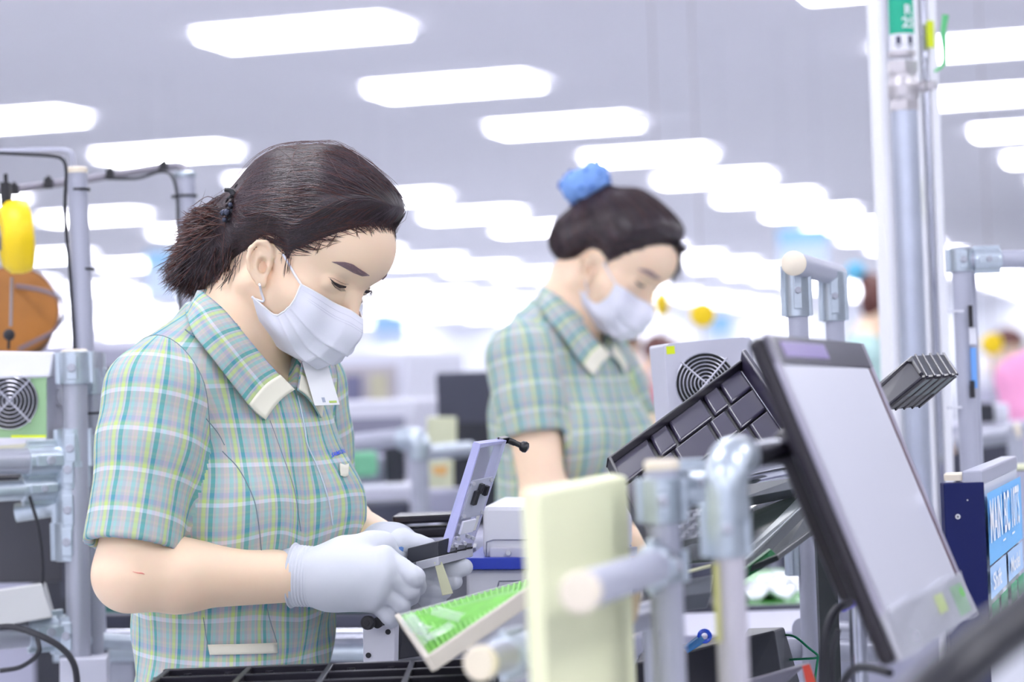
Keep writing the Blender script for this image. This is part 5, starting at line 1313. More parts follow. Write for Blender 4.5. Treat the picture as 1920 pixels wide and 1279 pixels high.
# tray beyond the monitor
def c7(x, y, d): return P(1380+x/3.996, 600+y/3.996, d)
t = thing('component_tray', "black ribbed tray sticking out behind the monitor's right edge, before the white column", 'tray', c7(1300, 760, 2.7))
a1, a2, a3, a4 = c7(1000, 520, 2.66), c7(1312, 262, 2.74), c7(1400, 428, 2.66), c7(1080, 690, 2.58)
ee = c7(1665, 408, 2.76)-c7(1400, 428, 2.66)
mb = MB(); mb.hexa([a4, a3, a3+ee, a4+ee], [a1, a2, a2+ee*.93, a1+ee*.93]); obj('tray_body', mb, m_tray, t, bevel=.003)
mb = MB(); L1 = lambda s_, k: a1+(a2-a1)*s_+(a4-a1)*k
mb.tube([L1(.1, .85)-FW*.001, L1(.12, .2)-FW*.001, L1(.85, .12)-FW*.001, L1(.97, .3)-FW*.001, L1(.99, .9)-FW*.001], .0022, 8); obj('side_bead', mb, m_tray, t, smooth=True)
for k in (.12, .34, .56, .78, .97):
    mb = MB(); p0, p1 = a2+ee*k*.95, a3+ee*k; mb.tube([p0-FW*.0015, p1-FW*.0015], .0014, 8); obj('end_rib', mb, mat('tray_edge', (52, 50, 64), .25), t, smooth=True)
    mb = MB(); p0, p1 = a3+ee*k-V(0, 0, .001), a4+ee*k-V(0, 0, .001); mb.tube([p0+(p1-p0)*.04, p0+(p1-p0)*.95], .0012, 8); obj('bottom_rib', mb, m_tray, t, smooth=True)
for k in range(4):
    mb = MB(); s0 = .16+.22*k; p = lambda f, e_: a3+(a4-a3)*f+ee*e_-V(0, 0, .0012)
    mb.add([p(.06, s0), p(.55, s0), p(.55, s0+.12), p(.06, s0+.12)], [(0, 1, 2, 3)]); obj('grey_liner', mb, mat('liner_grey', (84, 94, 98), .4), t)
# ---- sloping rack of rails and sheets under the trays
def c10(x, y, d): return P(1180+x/4.567, 840+y/4.567, d)
t = thing('chute_rack', 'dark green-grey sloping rack of sheets and rails under the black tray', 'rack', V(.28, 2.5, 0))
m_sheet = mat('smoked_sheet', (66, 76, 72), .12, spec=.7); m_railg = mat('rail_graphite', (38, 44, 46), .35); m_rail = mat('rail_silver', (158, 166, 168), .3, metal=.4); m_green = mat('deep_green', (20, 96, 52), .35)
def quad(name, pts, th, m, par, bevel=.001):
    q = np.array(pts); n_ = nrm(np.cross(q[1]-q[0], q[3]-q[0])); n_ = n_ if n_@(CAM-q[0]) > 0 else -n_
    mb = MB(); mb.hexa(list(q-n_*th), list(q)); return obj(name, mb, m, par, bevel=bevel)
quad('smoked_sheet', [c10(100, 1010, 2.40), c10(980, 930, 2.42), c10(1520, 400, 2.72), c10(300, 330, 2.74)], .003, m_sheet, t)
quad('silver_rail', [c10(880, 985, 2.39), c10(985, 960, 2.39), c10(1560, 420, 2.70), c10(1470, 395, 2.72)], .006, m_rail, t)
quad('graphite_rail', [c10(960, 1040, 2.37), c10(1265, 915, 2.38), c10(1760, 560, 2.68), c10(1560, 425, 2.70)], .006, m_railg, t)
quad('green_insert', [c10(945, 1160, 2.36), c10(965, 1060, 2.36), c10(1215, 865, 2.40), c10(1282, 930, 2.39)], .004, m_green, t)
quad('cross_rail', [c10(300, 1290, 2.32), c10(700, 1240, 2.34), c10(720, 1080, 2.36), c10(300, 1160, 2.34)], .02, mat('rail_mid', (106, 110, 118), .3), t)
quad('cream_lip', [c10(300, 1120, 2.335), c10(700, 1010, 2.35), c10(700, 990, 2.352), c10(300, 1095, 2.337)], .004, mat('cream_plastic', (226, 226, 190), .5), t)
quad('upper_rail', [c10(940, 440, 2.60), c10(1500, 330, 2.70), c10(1480, 240, 2.72), c10(940, 320, 2.62)], .02, mat('rail_mid', (106, 110, 118), .3), t)
mb = MB(); mb.cyl(c10(900, 260, 2.66), c10(1470, 140, 2.8), .011, 18); obj('cross_pipe', mb, m_chrome, t, smooth=True)
for x, y, d in ((330, 1000, 2.42), (1700, 640, 2.72)):
    q = c10(x, y, d); mb = MB(); mb.box(V(q[0], q[1]+.03, q[2]/2-.01), (.022, .022, q[2]-.02)); obj('rack_leg', mb, m_railg, t)
g = np.array([[c10(420+260*i/9+10*math.sin(j), 560+240*j/9-60*i/9, 2.36+.006*math.sin(i*1.3+j*2.)) for i in range(10)] for j in range(10)])
mb = MB(); mb.grid(g); tag(obj('plastic_bag', mb, m_film, smooth=True, solid=.0006), 'crumpled clear plastic bag lying on the smoked sheet of the rack', 'bag')
# ================================================================ foreground
t = rig('front_pipe_frame', 'blurred grey pipe frame in the foreground with two posts, cream caps and zinc joints', P(1290, 1200, 1.9))
vpost(1241, 878, 1.88, t, .0130, m_pipe); cap_part(P(1241, 876, 1.88), V(0, 0, 1), t, .0130)
joint_part(P(1241, 938, 1.88), V(0, 0, 1), .036, t, .0130); joint_part(P(1243, 1062, 1.88), V(0, 0, 1), .026, t, .0130)
pf, pe = P(1090, 1110, 1.60), P(1246, 1056, 1.862)
pipe_part(pf, pe, t, .0132, m_pipe, 'side_pipe'); cap_part(pf, pf-pe, t, .0132)
joint_part(P(1225, 1062, 1.835), pe-pf, .025, t, .0132)
vpost(1360, 870, 1.84, t, .0122, mat('pipe_striped', (190, 186, 196), .3)); q = P(1360, 862, 1.84)
elbow_part(q, V(0, 0, -1), nrm(P(1500, 838, 2.08)-q), t, .0135, L=.045); joint_part(P(1360, 990, 1.84), V(0, 0, 1), .045, t, .0125)
pipe_part(P(1395, 858, 1.88), P(1500, 842, 2.06), t, .0118, m_chrome, 'monitor_arm')
mb = MB(); zb = P(1388, 1050, 1.84)[2]; qx = P(1386, 1100, 1.832); mb.box(V(qx[0], qx[1], zb-.12), (.004, .006, .24)); obj('blue_stripe', mb, mat('stripe_blue', (60, 160, 205), .5), t)
qx = P(1345, 1130, 1.826); mb = MB(); mb.box(V(qx[0], qx[1], qx[2]), (.004, .003, .06)); obj('yellow_stripe', mb, mat('stripe_yellow', (196, 194, 120), .5), t)
pipe_part(P(1262, 905, 1.90), P(1350, 900, 1.98), t, .012, m_zinc, 'cross_pipe'); joint_part(P(1292, 905, 1.92), V(1, .6, 0), .03, t, .012)
# cream board
t0 = MB(); bA, bB = P(1012, 925, 1.66), P(1176, 893, 1.93); bth = P(976, 917, 1.68)-P(1012, 925, 1.66)
lowz = .55
def dz(p, z): return V(p[0]+.006, p[1], z)
t0.hexa([dz(bA, lowz), dz(bB, lowz), dz(bB+bth, lowz), dz(bA+bth, lowz)], [bA, bB, bB+bth, bA+bth])
brd = tag(obj('cream_board', t0, mat('pale_green_board', (246, 247, 206), .6), bevel=.003), 'upright pale yellow-green board in the blurred foreground behind the capped pipe end', 'board')
st_ = MB(); 
def onb(x, y): 
    u = (x-1012)/(1176-1012); p = bA+(bB-bA)*u; d_ = (p-CAM)@FW; q = P(x, y, d_); return q-nrm(np.cross(bB-bA, V(0, 0, 1)))*.0006
st_.add([onb(x, y) for x, y in ((1085, 1140), (1120, 1150), (1170, 1120), (1205, 1110), (1196, 1160), (1160, 1215), (1150, 1190), (1118, 1160), (1098, 1230), (1090, 1180))], [tuple(range(10))])
obj('ochre_patch', st_, mat('patch_ochre', (224, 202, 158), .7), brd)  # flat ochre patch on the board face, below the capped pipe
# lower pipe with cream cap
t = rig('capped_pipe', 'short grey pipe with a cream cap low in the foreground, left of the pale board', P(905, 1242, 1.88))
pf, pe = P(903, 1243, 1.84), P(1230, 1150, 2.2); pipe_part(pf, pe, t, .0128, m_pipe2, 'pipe'); cap_part(pf, pf-pe, t, .0128); q = P(1230, 1150, 2.2); pipe_part(V(q[0], q[1], .02), q, t, .0128, m_pipe2, 'post')
joint_part(P(960, 1226, 1.9), pe-pf, .04, t, .0128)
# black arm in the lower right corner
mb = MB(); mb.tube(curve3([V(P(1560, 1500, 1.22)[0], 1.2, .10), V(P(1580, 1500, 1.22)[0], 1.2, .55), P(1620, 1430, 1.21), P(1700, 1345, 1.22), P(1790, 1262, 1.24), P(1860, 1202, 1.27), P(1990, 1108, 1.32)], 44), [.0145]*44, 20); tag(obj('foreground_bar', mb, mat('arm_black', (34, 34, 42), .35), smooth=True), 'thick black blurred bar crossing the lower right corner', 'bar')
# ---- green-lined parts tray
t = thing('green_tray', 'tilted open tray with green ribbed mat and clear plastic, before the gloved hands', 'tray', P(820, 1250, 2.2))
A_, T__, N_, F_ = P(746, 1156, 2.34), P(803, 1236, 2.14), P(1012, 1092, 2.20), P(1030, 1078, 2.50)
quad('green_mat', [T__, N_, F_, A_], .004, mat('lime_mat', (108, 190, 60), .45, var=.25, vscale=60.), t)
def rimb(a, b, h, w_, m):
    d_ = nrm(b-a); n_ = nrm(np.cross(N_-T__, A_-T__)); n_ = n_ if n_[2] > 0 else -n_; s_ = np.cross(d_, n_); mb = MB(); mb.hexa([a-s_*w_-n_*.012, b-s_*w_-n_*.012, b+s_*w_-n_*.012, a+s_*w_-n_*.012], [a-s_*w_+n_*h, b-s_*w_+n_*h, b+s_*w_+n_*h, a+s_*w_+n_*h]); obj('rim', mb, m, t, bevel=.001)
rimb(A_, T__, .003, .0026, mat('rim_cream', (208, 200, 188), .5)); rimb(T__, N_, .003, .0032, mat('rim_cream', (208, 200, 188), .5)); rimb(A_, F_, .002, .0018, mat('rim_grey', (186, 192, 190), .4))
tn2 = nrm(np.cross(N_-T__, A_-T__)); tn2 = tn2 if tn2[2] > 0 else -tn2
for i in range(26):
    f_ = i/25; a = T__+(N_-T__)*f_; b = A_+(F_-A_)*f_; mb = MB() if i == 0 else mb; mb.tube([a+(b-a)*.04+tn2*.0012, a+(b-a)*.96+tn2*.0012], .0013, 6)
obj('mat_ribs', mb, mat('lime_rib', (126, 206, 70), .4), t, smooth=True)
fm = mat('glossy_film', (236, 244, 240), .05, alpha=.35, spec=1.)
for pts, w_ in (([(768, 1165), (785, 1185), (815, 1192)], .008), ([(822, 1153), (845, 1160), (876, 1167)], .007), ([(806, 1204), (830, 1192), (850, 1180)], .010), ([(775, 1170), (800, 1205), (812, 1215)], .007)):
    c = curve3([P(x, y, 2.25) for x, y in pts], 16); 
    for q in range(len(c)):        # lay the film on the mat
        k = ((T__-c[q])@tn2); rr_ = nrm(c[q]-CAM); c[q] = c[q]+rr_*(k/(rr_@tn2))+tn2*.004
    mb = MB(); gg2 = []
    for i in range(16):
        d_ = nrm(c[min(i+1, 15)]-c[max(i-1, 0)]); s_ = np.cross(d_, tn2); gg2.append([c[i]+s_*w_*x+tn2*(.004*math.cos(x*1.5)) for x in np.linspace(-1, 1, 8)])
    mb.grid(np.array(gg2)); obj('plastic_film', mb, fm, t, smooth=True)
# ---- worktops
m_top = mat('worktop_grey', (176, 178, 188), .25, metal=.25)
def leg4(t, x0, x1, y0, y1, z):
    for x in (x0+.03, x1-.03):
        for y in (y0+.03, y1-.03): mb = MB(); mb.box(V(x, y, z/2), (.03, .03, z)); obj('leg', mb, m_pipe2, t, bevel=.002)
ZT = .925
t = thing('workbench', 'grey metal-topped workbench in front of the worker, under the black tray and the jig', 'workbench', V(-.02, 2.62, 0))
tp = [P(540, 1216, 2.86), P(1010, 1206, 2.86)]
mb = MB(); mb.hexa([V(-.185, 2.50, ZT-.03), V(.06, 2.50, ZT-.03), V(.16, 3.08, ZT-.03), V(-.15, 3.08, ZT-.03)], [V(-.185, 2.50, ZT), V(.06, 2.50, ZT), V(.16, 3.08, ZT), V(-.15, 3.08, ZT)]); obj('worktop', mb, m_top, t, bevel=.002)
mb = MB(); mb.box(V(-.15, 2.34, ZT-.015), (.50, .30, .03)); obj('worktop', mb, m_top, t, bevel=.002)
for x, y in ((-.38, 2.22), (.07, 2.22), (.13, 3.04), (-.13, 3.04)): mb = MB(); mb.box(V(x, y, (ZT-.03)/2), (.03, .03, ZT-.03)); obj('leg', mb, m_pipe2, t, bevel=.002)
mb = MB()
for x, y in ((655, 1226), (690, 1232)): 
    q = P(x, y, 2.72); q = V(q[0], q[1], ZT+.0006); mb.box(q, (.012, .004, .0008))
obj('worktop_mark', mb, m_wt, t)
# black tray on the bench
t = thing('component_tray', 'black divided tray on the workbench along the bottom edge, below the worker', 'tray', V(-.15, 2.40, ZT))
def tray_box(t, x0, x1, y0, y1, z, h, cols_, rows_, m):
    mb = MB(); mb.box(V((x0+x1)/2, (y0+y1)/2, z+.002), (x1-x0, y1-y0, .004)); obj('tray_floor', mb, m, t)
    for i in range(cols_+1):
        x = x0+(x1-x0)*i/cols_; mb = MB(); mb.box(V(x, (y0+y1)/2, z+h/2), (.006, y1-y0, h)); obj('divider', mb, m, t, bevel=.001)
    for i in range(rows_+1):
        y = y0+(y1-y0)*i/rows_; mb = MB(); mb.box(V((x0+x1)/2, y, z+h/2), (x1-x0+.01, .006 if 0 < i < rows_ else .010, h)); obj('divider', mb, m, t, bevel=.001)
        if i == rows_:
            for k in range(cols_*2): mb = MB(); mb.lathe(V(x0+(x1-x0)*(k+.5)/cols_/2, y-.006, z), V(0, 0, 1), [(0, .006), (h*.85, .004)], 12); obj('peg', mb, m, t, smooth=True)
tray_box(t, -.365, -.03, 2.26, 2.475, ZT, .030, 4, 3, m_tray)
# ---- jig with knob
def c8(x, y, d): return P(600+x/4.8, 1020+y/4.8, d)
t = thing('jig', 'white-faced aluminium jig block with a black knurled knob, on the bench under the hands', 'jig', V(*(c8(530, 1060, 2.60)[:2]), ZT))
j0, j1 = c8(388, 1066, 2.60), c8(668, 1070, 2.60); zt_ = c8(400, 745, 2.60)[2]; 
poly = [c8(388, 1066, 2.60), c8(668, 1070, 2.60), c8(676, 700, 2.60), c8(640, 700, 2.60), c8(560, 740, 2.60), c8(470, 760, 2.60), c8(384, 745, 2.60)]
m_jig = mat('jig_white', (222, 222, 232), .3, metal=.2)
mb = MB(); mb.prism([V(p[0], p[1], p[2]) for p in poly], V(.004, .012, 0)); obj('plate', mb, m_jig, t, bevel=.0008)
mb = MB(); mb.hexa([c8(672, 1066, 2.602), c8(705, 1050, 2.65), c8(705, 1050, 2.66), c8(672, 1066, 2.614)], [c8(672, 690, 2.602), c8(690, 680, 2.65), c8(690, 680, 2.66), c8(672, 690, 2.614)]); obj('side_plate', mb, m_alu, t, bevel=.0008)
k0 = c8(600, 715, 2.60); kx = nrm(c8(435, 705, 2.565)-k0)
mb = MB(); mb.lathe(k0, kx, [(0, .0018), (.008, .0025), (.018, .0056), (.020, .0062)], 20); obj('knob_neck', mb, m_rub, t, smooth=True)
mb = MB()
kc = c8(445, 708, 2.575); kk = nrm(V(-.35, -1, .05))
pr = []; n = 36
for d_, r_ in ((0, .0064), (.001, .0072), (.007, .0072), (.008, .0064), (.0082, .0036), (.009, .0032)): pr.append((d_, r_))
mb.lathe(kc, kk, pr, 30); kn = obj('knob', mb, m_rub, t, smooth=True)
mb = MB(); u_ = nrm(np.cross(kk, V(0, 0, 1))); w_ = np.cross(kk, u_)
for i in range(24): a = 2*PI*i/24; c = kc+(u_*math.cos(a)+w_*math.sin(a))*.0072; mb.tube([c+kk*.001, c+kk*.007], .0005, 5)
obj('knurling', mb, m_rub, kn)
for x, y in ((435, 1003), (612, 792)): mb = MB(); mb.lathe(c8(x, y, 2.5985), V(0, -1, 0), [(0, .003), (.0006, .0026)], 16); obj('hole', mb, m_rub, t)
mb = MB(); mb.hexa([c8(710, 1040, 2.66), c8(900, 1010, 2.72), c8(900, 1000, 2.78), c8(710, 1030, 2.74)], [c8(700, 690, 2.66), c8(760, 700, 2.72), c8(760, 700, 2.78), c8(700, 690, 2.74)]); obj('black_support', mb, m_dark, t, bevel=.001)
# ---- white tester behind the hands
t = thing('tester_machine', 'white bench machine with a blue stripe and drawer screws, behind the open clear lid', 'machine', V(P(930, 1150, 2.758)[0], P(930, 1150, 2.758)[1], ZT))
m_mw = mat('machine_white', (232, 232, 240), .4)
def mx4(x0, y0, x1, y1, d, dp, name, m, bevel=.003, sl=0): 
    a, b, c_, e_ = P(x0, y1, d), P(x1, y1+sl, d), P(x1, y0+sl, d), P(x0, y0, d); k = V(.02, dp, 0); mb = MB(); mb.hexa([a, b, b+k, a+k], [e_, c_, c_+k, e_+k]); return obj(name, mb, m, t, bevel=bevel)
mx4(905, 948, 1170, 1046, 2.758, .22, 'upper_body', m_mw, .006); mx4(872, 1046, 1170, 1068, 2.740, .24, 'blue_stripe', mat('stripe_royal', (42, 66, 186), .4), .001); mx4(874, 1068, 1170, 1225, 2.749, .22, 'lower_body', m_mw, .004)
mx4(918, 1028, 1165, 1046, 2.754, .02, 'drawer_front', mat('machine_grey', (208, 208, 220), .35), .001)
for x, y in ((953, 1037),): mb = MB(); mb.lathe(P(x, y, 2.752), V(0, -1, 0), [(0, .0036), (.002, .003)], 12); obj('screw', mb, m_alu, t, smooth=True)
mb = MB(); mb.tube(curve3([P(912, 1046, 2.753), P(913, 1018, 2.753), P(922, 1013, 2.753), P(1160, 1012, 2.753)], 20), .0009, 6); mb.tube(curve3([P(930, 1122, 2.743), P(935, 1094, 2.743), P(948, 1090, 2.743), P(1160, 1088, 2.743)], 20), .0009, 6); obj('panel_gap', mb, mat('gap_grey', (120, 122, 140), .5), t)
# black trays behind the far hand
t = thing('component_tray', 'stack of black trays behind the far hand, left of the white machine', 'tray', P(800, 1010, 2.852))
for y0, y1 in ((962, 984), (986, 1012)):
    mb = MB(); mb.hexa([P(738, y1, 2.805), P(864, y1-6, 2.805), P(864, y1-10, 2.992), P(745, y1-8, 2.992)], [P(734, y0+6, 2.805), P(866, y0, 2.805), P(866, y0-4, 2.992), P(745, y0, 2.992)]); obj('tray', mb, m_tray, t, bevel=.003)
q = P(800, 1012, 2.899); mb = MB(); mb.box(V(q[0]+.01, q[1], (q[2]+ZT)/2-.004), (.10, .08, q[2]-ZT-.010)); obj('tray_stand', mb, m_pipe2, t)
# ---- small things under the rack, bottom middle
o = tag(obj('black_bin', MB().hexa([P(1398, 1290, 2.5), P(1470, 1300, 2.48), P(1500, 1280, 2.6), P(1420, 1270, 2.62)], [P(1392, 1196, 2.5), P(1452, 1182, 2.48), P(1470, 1176, 2.6), P(1402, 1178, 2.62)]), m_dark, bevel=.002), 'small black open bin at the bottom, between the front posts and the monitor', 'bin')
o = tag(obj('dark_case', MB().hexa([P(1190, 1330, 2.55), P(1382, 1310, 2.5), P(1400, 1300, 2.7), P(1200, 1320, 2.7)], [P(1190, 1243, 2.55), P(1378, 1198, 2.5), P(1392, 1184, 2.7), P(1200, 1225, 2.7)]), mat('case_dark', (36, 36, 46), .4), bevel=.003), 'dark flat case behind the front posts at the bottom', 'case')
t = thing('blue_pen', 'blue translucent capped tool lying on the dark case between the front posts', 'pen', P(1300, 1215, 2.5))
m_pb = mat('blue_clear', (40, 90, 235), .15, spec=.8)
mb = MB(); mb.cyl(P(1285, 1219, 2.48), P(1318, 1196, 2.48), .0042, 14, .0052); obj('barrel', mb, mat('teal_clear', (50, 130, 200), .15), t, smooth=True)
mb = MB(); a = P(1321, 1193, 2.478); mb.tube([a+(RT*math.cos(k)+UP*math.sin(k))*.0055 for k in np.linspace(0, 2*PI, 25)[:-1]], .0022, 8, closed=True); obj('ring', mb, m_pb, t, smooth=True)
cable('green_wire', [P(1466, 1190, 2.6), P(1490, 1194, 2.58), P(1515, 1214, 2.56), P(1534, 1232, 2.55), P(1500, 1236, 2.56), P(1455, 1238, 2.6)], .0013, 'thin green wire looped beside the small black bin', 'wire', mat('wire_green', (20, 130, 90), .4))
cable('green_wire', [P(1534, 1232, 2.55), P(1530, 1260, 2.55), P(1524, 1310, 2.55)], .0013, 'thin green wire hanging down from the looped green wire', 'wire', mat('wire_green', (20, 130, 90), .4))
t = thing('grey_gadget', 'grey cased gadget with a red-orange sticker at the bottom edge', 'gadget', P(1455, 1290, 2.3))
mb = MB(); mb.hexa([P(1380, 1310, 2.28), P(1450, 1300, 2.28), P(1460, 1290, 2.4), P(1390, 1300, 2.4)], [P(1375, 1285, 2.28), P(1512, 1246, 2.28), P(1520, 1240, 2.4), P(1385, 1278, 2.4)]); obj('casing', mb, mat('gadget_grey', (110, 108, 122), .4), t, bevel=.003)
mb = MB(); mb.add([P(1504, 1249, 2.277), P(1518, 1245, 2.277), P(1530, 1279, 2.277), P(1512, 1285, 2.277)], [(3, 2, 1, 0)]); obj('red_sticker', mb, mat('sticker_red', (232, 84, 66), .5), t, solid=.001)
# ================================================================ other workers
def xfer(o, A0_, o0, s0, A1_, o1, s1, parent, name=None):
    """copy of a mesh moved from one body frame to another (same local shape)"""
    c = o.copy(); c.data = o.data.copy(); C.objects.link(c); c.parent = parent; c.location = (0, 0, 0)
    n = len(c.data.vertices); co = np.zeros(n*3); c.data.vertices.foreach_get('co', co); w_ = co.reshape(-1, 3)+origin_of(o)
    w_ = o1+(((w_-o0)@A0_)/s0*s1)@A1_.T; c.data.vertices.foreach_set('co', (w_-origin_of(parent)).astype(np.float32).ravel()); c.data.update()
    for ch in o.children: xfer(ch, A0_, o0, s0, A1_, o1, s1, c)
    return c
def make_worker(label, group, eye_px, d, HM2, TM2, hv, bv, offs, elbow, wrist, wristL, hairm, shirtm, bun=None, mask=True, HLINE=None, HS2=.95, collar_on=True, cat='person', slv=.15, strands=0, sink=None):
    e_ = HM2@V(.0325, .088, .0175)*HS2; HO2 = P(*eye_px, d+e_@FW)-e_
    s_ = 2.70/d
    CH2 = HO2+TM2@TM.T@(W1.CH-HO); SR2 = HO2+TM2@TM.T@(W1.SR-HO); SL2 = HO2+TM2@TM.T@(W1.SL-HO)
    Fg = Fig(HM2, HO2, HS2, TM2, CH2, SR2, SL2, elbow(SR2), CH2+TM2@V(-.20, .10, -.27), wrist(SR2), wristL(CH2)); Fg.slv = slv
    root = thing('person', label, cat, (Fg.hip[0], Fg.hip[1], 0), group)
    ctr = (HO2+Fg.hip)/2; lo = np.minimum(np.minimum(HO2, Fg.hip), np.minimum(np.minimum(Fg.ER, Fg.WR), np.minimum(Fg.EL, Fg.WL)))-V(.2, .2, .14); hi = np.maximum(np.maximum(HO2, SR2), np.maximum(np.maximum(Fg.ER, Fg.WR), np.maximum(SL2, Fg.WL)))+V(.2, .2, .2)
    v, q = mesh_sdf(Fg.body, lo, hi, bv); np_obj('body', v, q, m_skin, root)
    v, q = mesh_sdf(Fg.shirt, lo, hi, bv*1.1); sh = np_obj('shirt', v, q, shirtm, root, uv=Fg.shirt_uv(v, q))
    def hm(p):
        h = hair_local(Fg.hloc(p), line=HLINE)*HS2
        if bun is not None and len(bun) > 2: h = smin(h, ell(Fg.hloc(p), bun[2], bun[3])*HS2, .02)
        if bun is not None: h = smin(h, ell(Fg.hloc(p), bun[0], bun[1])*HS2, .02)
        return smax(h, -(ear_sdf(sym(Fg.hloc(p)))*HS2-.0015), .004)
    v, q = mesh_sdf(hm, HO2-.18, HO2+.20, hv); ho = np_obj('hair', v, q, hairm, root)
    if strands:
        rs2 = np.random.RandomState(3); st0 = v[rs2.randint(0, len(v), strands)]; K2 = Fg.hw(bun[0]) if bun else Fg.hw((0, -.11, .05))
        global rs; rs = rs2
        fl2 = flow(hm, st0, K2+rs2.normal(size=(len(st0), 3))*.012, 10, .012, .0004+.001*rs2.rand(len(st0)), rs2.normal(size=len(st0))*.05)
        ix2 = rs2.choice(3, len(fl2), p=[.6, .1, .3]); all_strands([(fl2[ix2 == 0], .0006, 0), (fl2[ix2 == 1], .0005, 1), (fl2[ix2 == 2], .0005, 2)], ho)
    if mask: xfer(mask1, HM, HO, HS, HM2, HO2, HS2, root)
    if collar_on:
        c = xfer(collar, TM, W1.CH, 1, TM2, CH2, 1, sh); 
        for s3 in [x for x in sh.children] : s3.data.materials[0] = s3.data.materials[0]
    legs(Fg, root)
    return Fg, root, sh, ho
HL2 = HAIRLINE
_HM2 = euler(-120, -35, -6); _e2 = _HM2@V(.0325, .088, .0175)*.95; _HO2 = P(1201, 536, 3.9+_e2@FW)-_e2; BUNL = (P(1112, 372, 3.9)-_HO2)@_HM2/.95; BUNL[0] = 0; print('bun', BUNL)
W2, p2, sh2, ho2 = make_worker('second woman behind, looking down, dark bun with light blue scrunchie, white mask, plaid shirt', None, (1201, 536), 3.9,
    euler(-120, -35, -6), euler(-127, -6, 0), .004, .0055, None,
    lambda S: S+V(.028, -.05, -.222), lambda S: S+V(.17, .03, -.30), lambda c: c+V(.20, -.02, -.30), m_hair, m_plaid, bun=(BUNL, (.030, .030, .026), (0, -.088, .012), (.046, .030, .040)), strands=3500, slv=.128)
# facial details of the second woman
for o in [c for c in person.children if c.name.split('.')[0] in ('eyebrow', 'eyelashes')]: xfer(o, HM, HO, HS, W2.HM, W2.HO, W2.HS, p2)
# scrunchie on the bun
mb = MB(); bc = P(1097, 343, 3.9); bx_ = nrm(bc-P(1118, 385, 3.9))
mscr = mat('scrunchie_blue', (132, 174, 240), .9)
def scr(p):
    q = (p-bc); h = q@bx_; r = np.linalg.norm(q-h[:, None]*bx_, axis=1)
    return (np.sqrt((r-.020)**2+(h*.85)**2)-.0215+.0016*vnoise(p, 420, 8))*.8
v, q = mesh_sdf(scr, bc-.06, bc+.06, .002); np_obj('scrunchie', v, q, mscr, ho2)
cn = MB(); rs = np.random.RandomState(4)
for i in range(46):
    a = rs.normal(size=3); a = a/np.linalg.norm(a); p0 = snap(scr, (bc+a*.045)[None], .0005, 4)[0]; cn.sphere(p0, .0034, 8, 6)
obj('scrunchie_knots', cn, mat('scrunchie_dark', (84, 124, 205), .9), ho2, smooth=True)
# loose front locks beyond the forehead
lk = []
for i in range(260):
    a = W2.hw((rs.uniform(-.05, .01), .094+rs.normal()*.003, .098+rs.normal()*.004)); b = P(1262+rs.normal()*9, 500+rs.normal()*22, 3.86); m_ = P(1272+rs.normal()*5, 445, 3.86)
    tt_ = np.linspace(0, 1, 12)[:, None]; lk.append((1-tt_)**2*a+2*tt_*(1-tt_)*m_+tt_*tt_*b)
all_strands([(np.array(lk), .0005, 0)], ho2, 'front_locks')
# the far workers (blurred)
m_shirt_b = mat('shirt_teal', (176, 208, 206), .85, var=.15, vscale=20.); m_pink = mat('shirt_pink', (240, 120, 170), .8); m_white = mat('shirt_white', (230, 230, 240), .8)
m_hb = mat('hair_reddish', (96, 52, 46), .5)
sm_l = lambda S: S+V(.03, -.05, -.24); sm_w = lambda S: S+V(.20, -.02, -.26); sm_x = lambda c: c+V(.22, -.05, -.28)
F3, p3, sh3, h3 = make_worker('woman with reddish brown hair and a blue scrunchie, seen beside the white column', None, (1716, 600), 7.4, euler(-100, -22, 0), euler(-110, -4, 0), .009, .011, None, sm_l, sm_w, sm_x, m_hb, m_shirt_b, bun=((0, -.10, .085), (.03, .03, .03)), collar_on=False)
mb = MB(); mb.sphere(F3.hw((0, -.145, .10)), .032, 14, 10); obj('scrunchie', mb, mat('scrunchie_cyan', (110, 190, 225), .9), h3, smooth=True)
F4, p4, sh4, h4 = make_worker('distant worker with brown hair bent over a bench, just behind the second woman', None, (1168, 684), 9.2, euler(-125, -35, 0), euler(-130, -14, 0), .012, .014, None, sm_l, sm_w, sm_x, mat('hair_brown_far', (120, 84, 66), .6), m_white, collar_on=False)
F5, p5, sh5, h5 = make_worker('distant worker in a pink shirt left of the fan box', None, (1238, 690), 11.2, euler(-150, -35, 0), euler(-140, -10, 0), .014, .017, None, sm_l, sm_w, sm_x, m_hb, m_pink, collar_on=False)
F6, p6, sh6, h6 = make_worker('distant worker in a pink shirt at the right edge of the photo', None, (2010, 590), 5.6, euler(-200, -10, 0), euler(-190, -4, 0), .012, .014, None, sm_l, sm_w, sm_x, m_hair, mat('shirt_rose', (250, 170, 214), .8), collar_on=False)
F7, p7, sh7, h7 = make_worker('small distant worker with bent brown head, beyond the right-hand grey pipe post', None, (1888, 672), 12.5, euler(-170, -35, 0), euler(-170, -10, 0), .014, .017, None, sm_l, sm_w, sm_x, m_hb, m_white, collar_on=False)
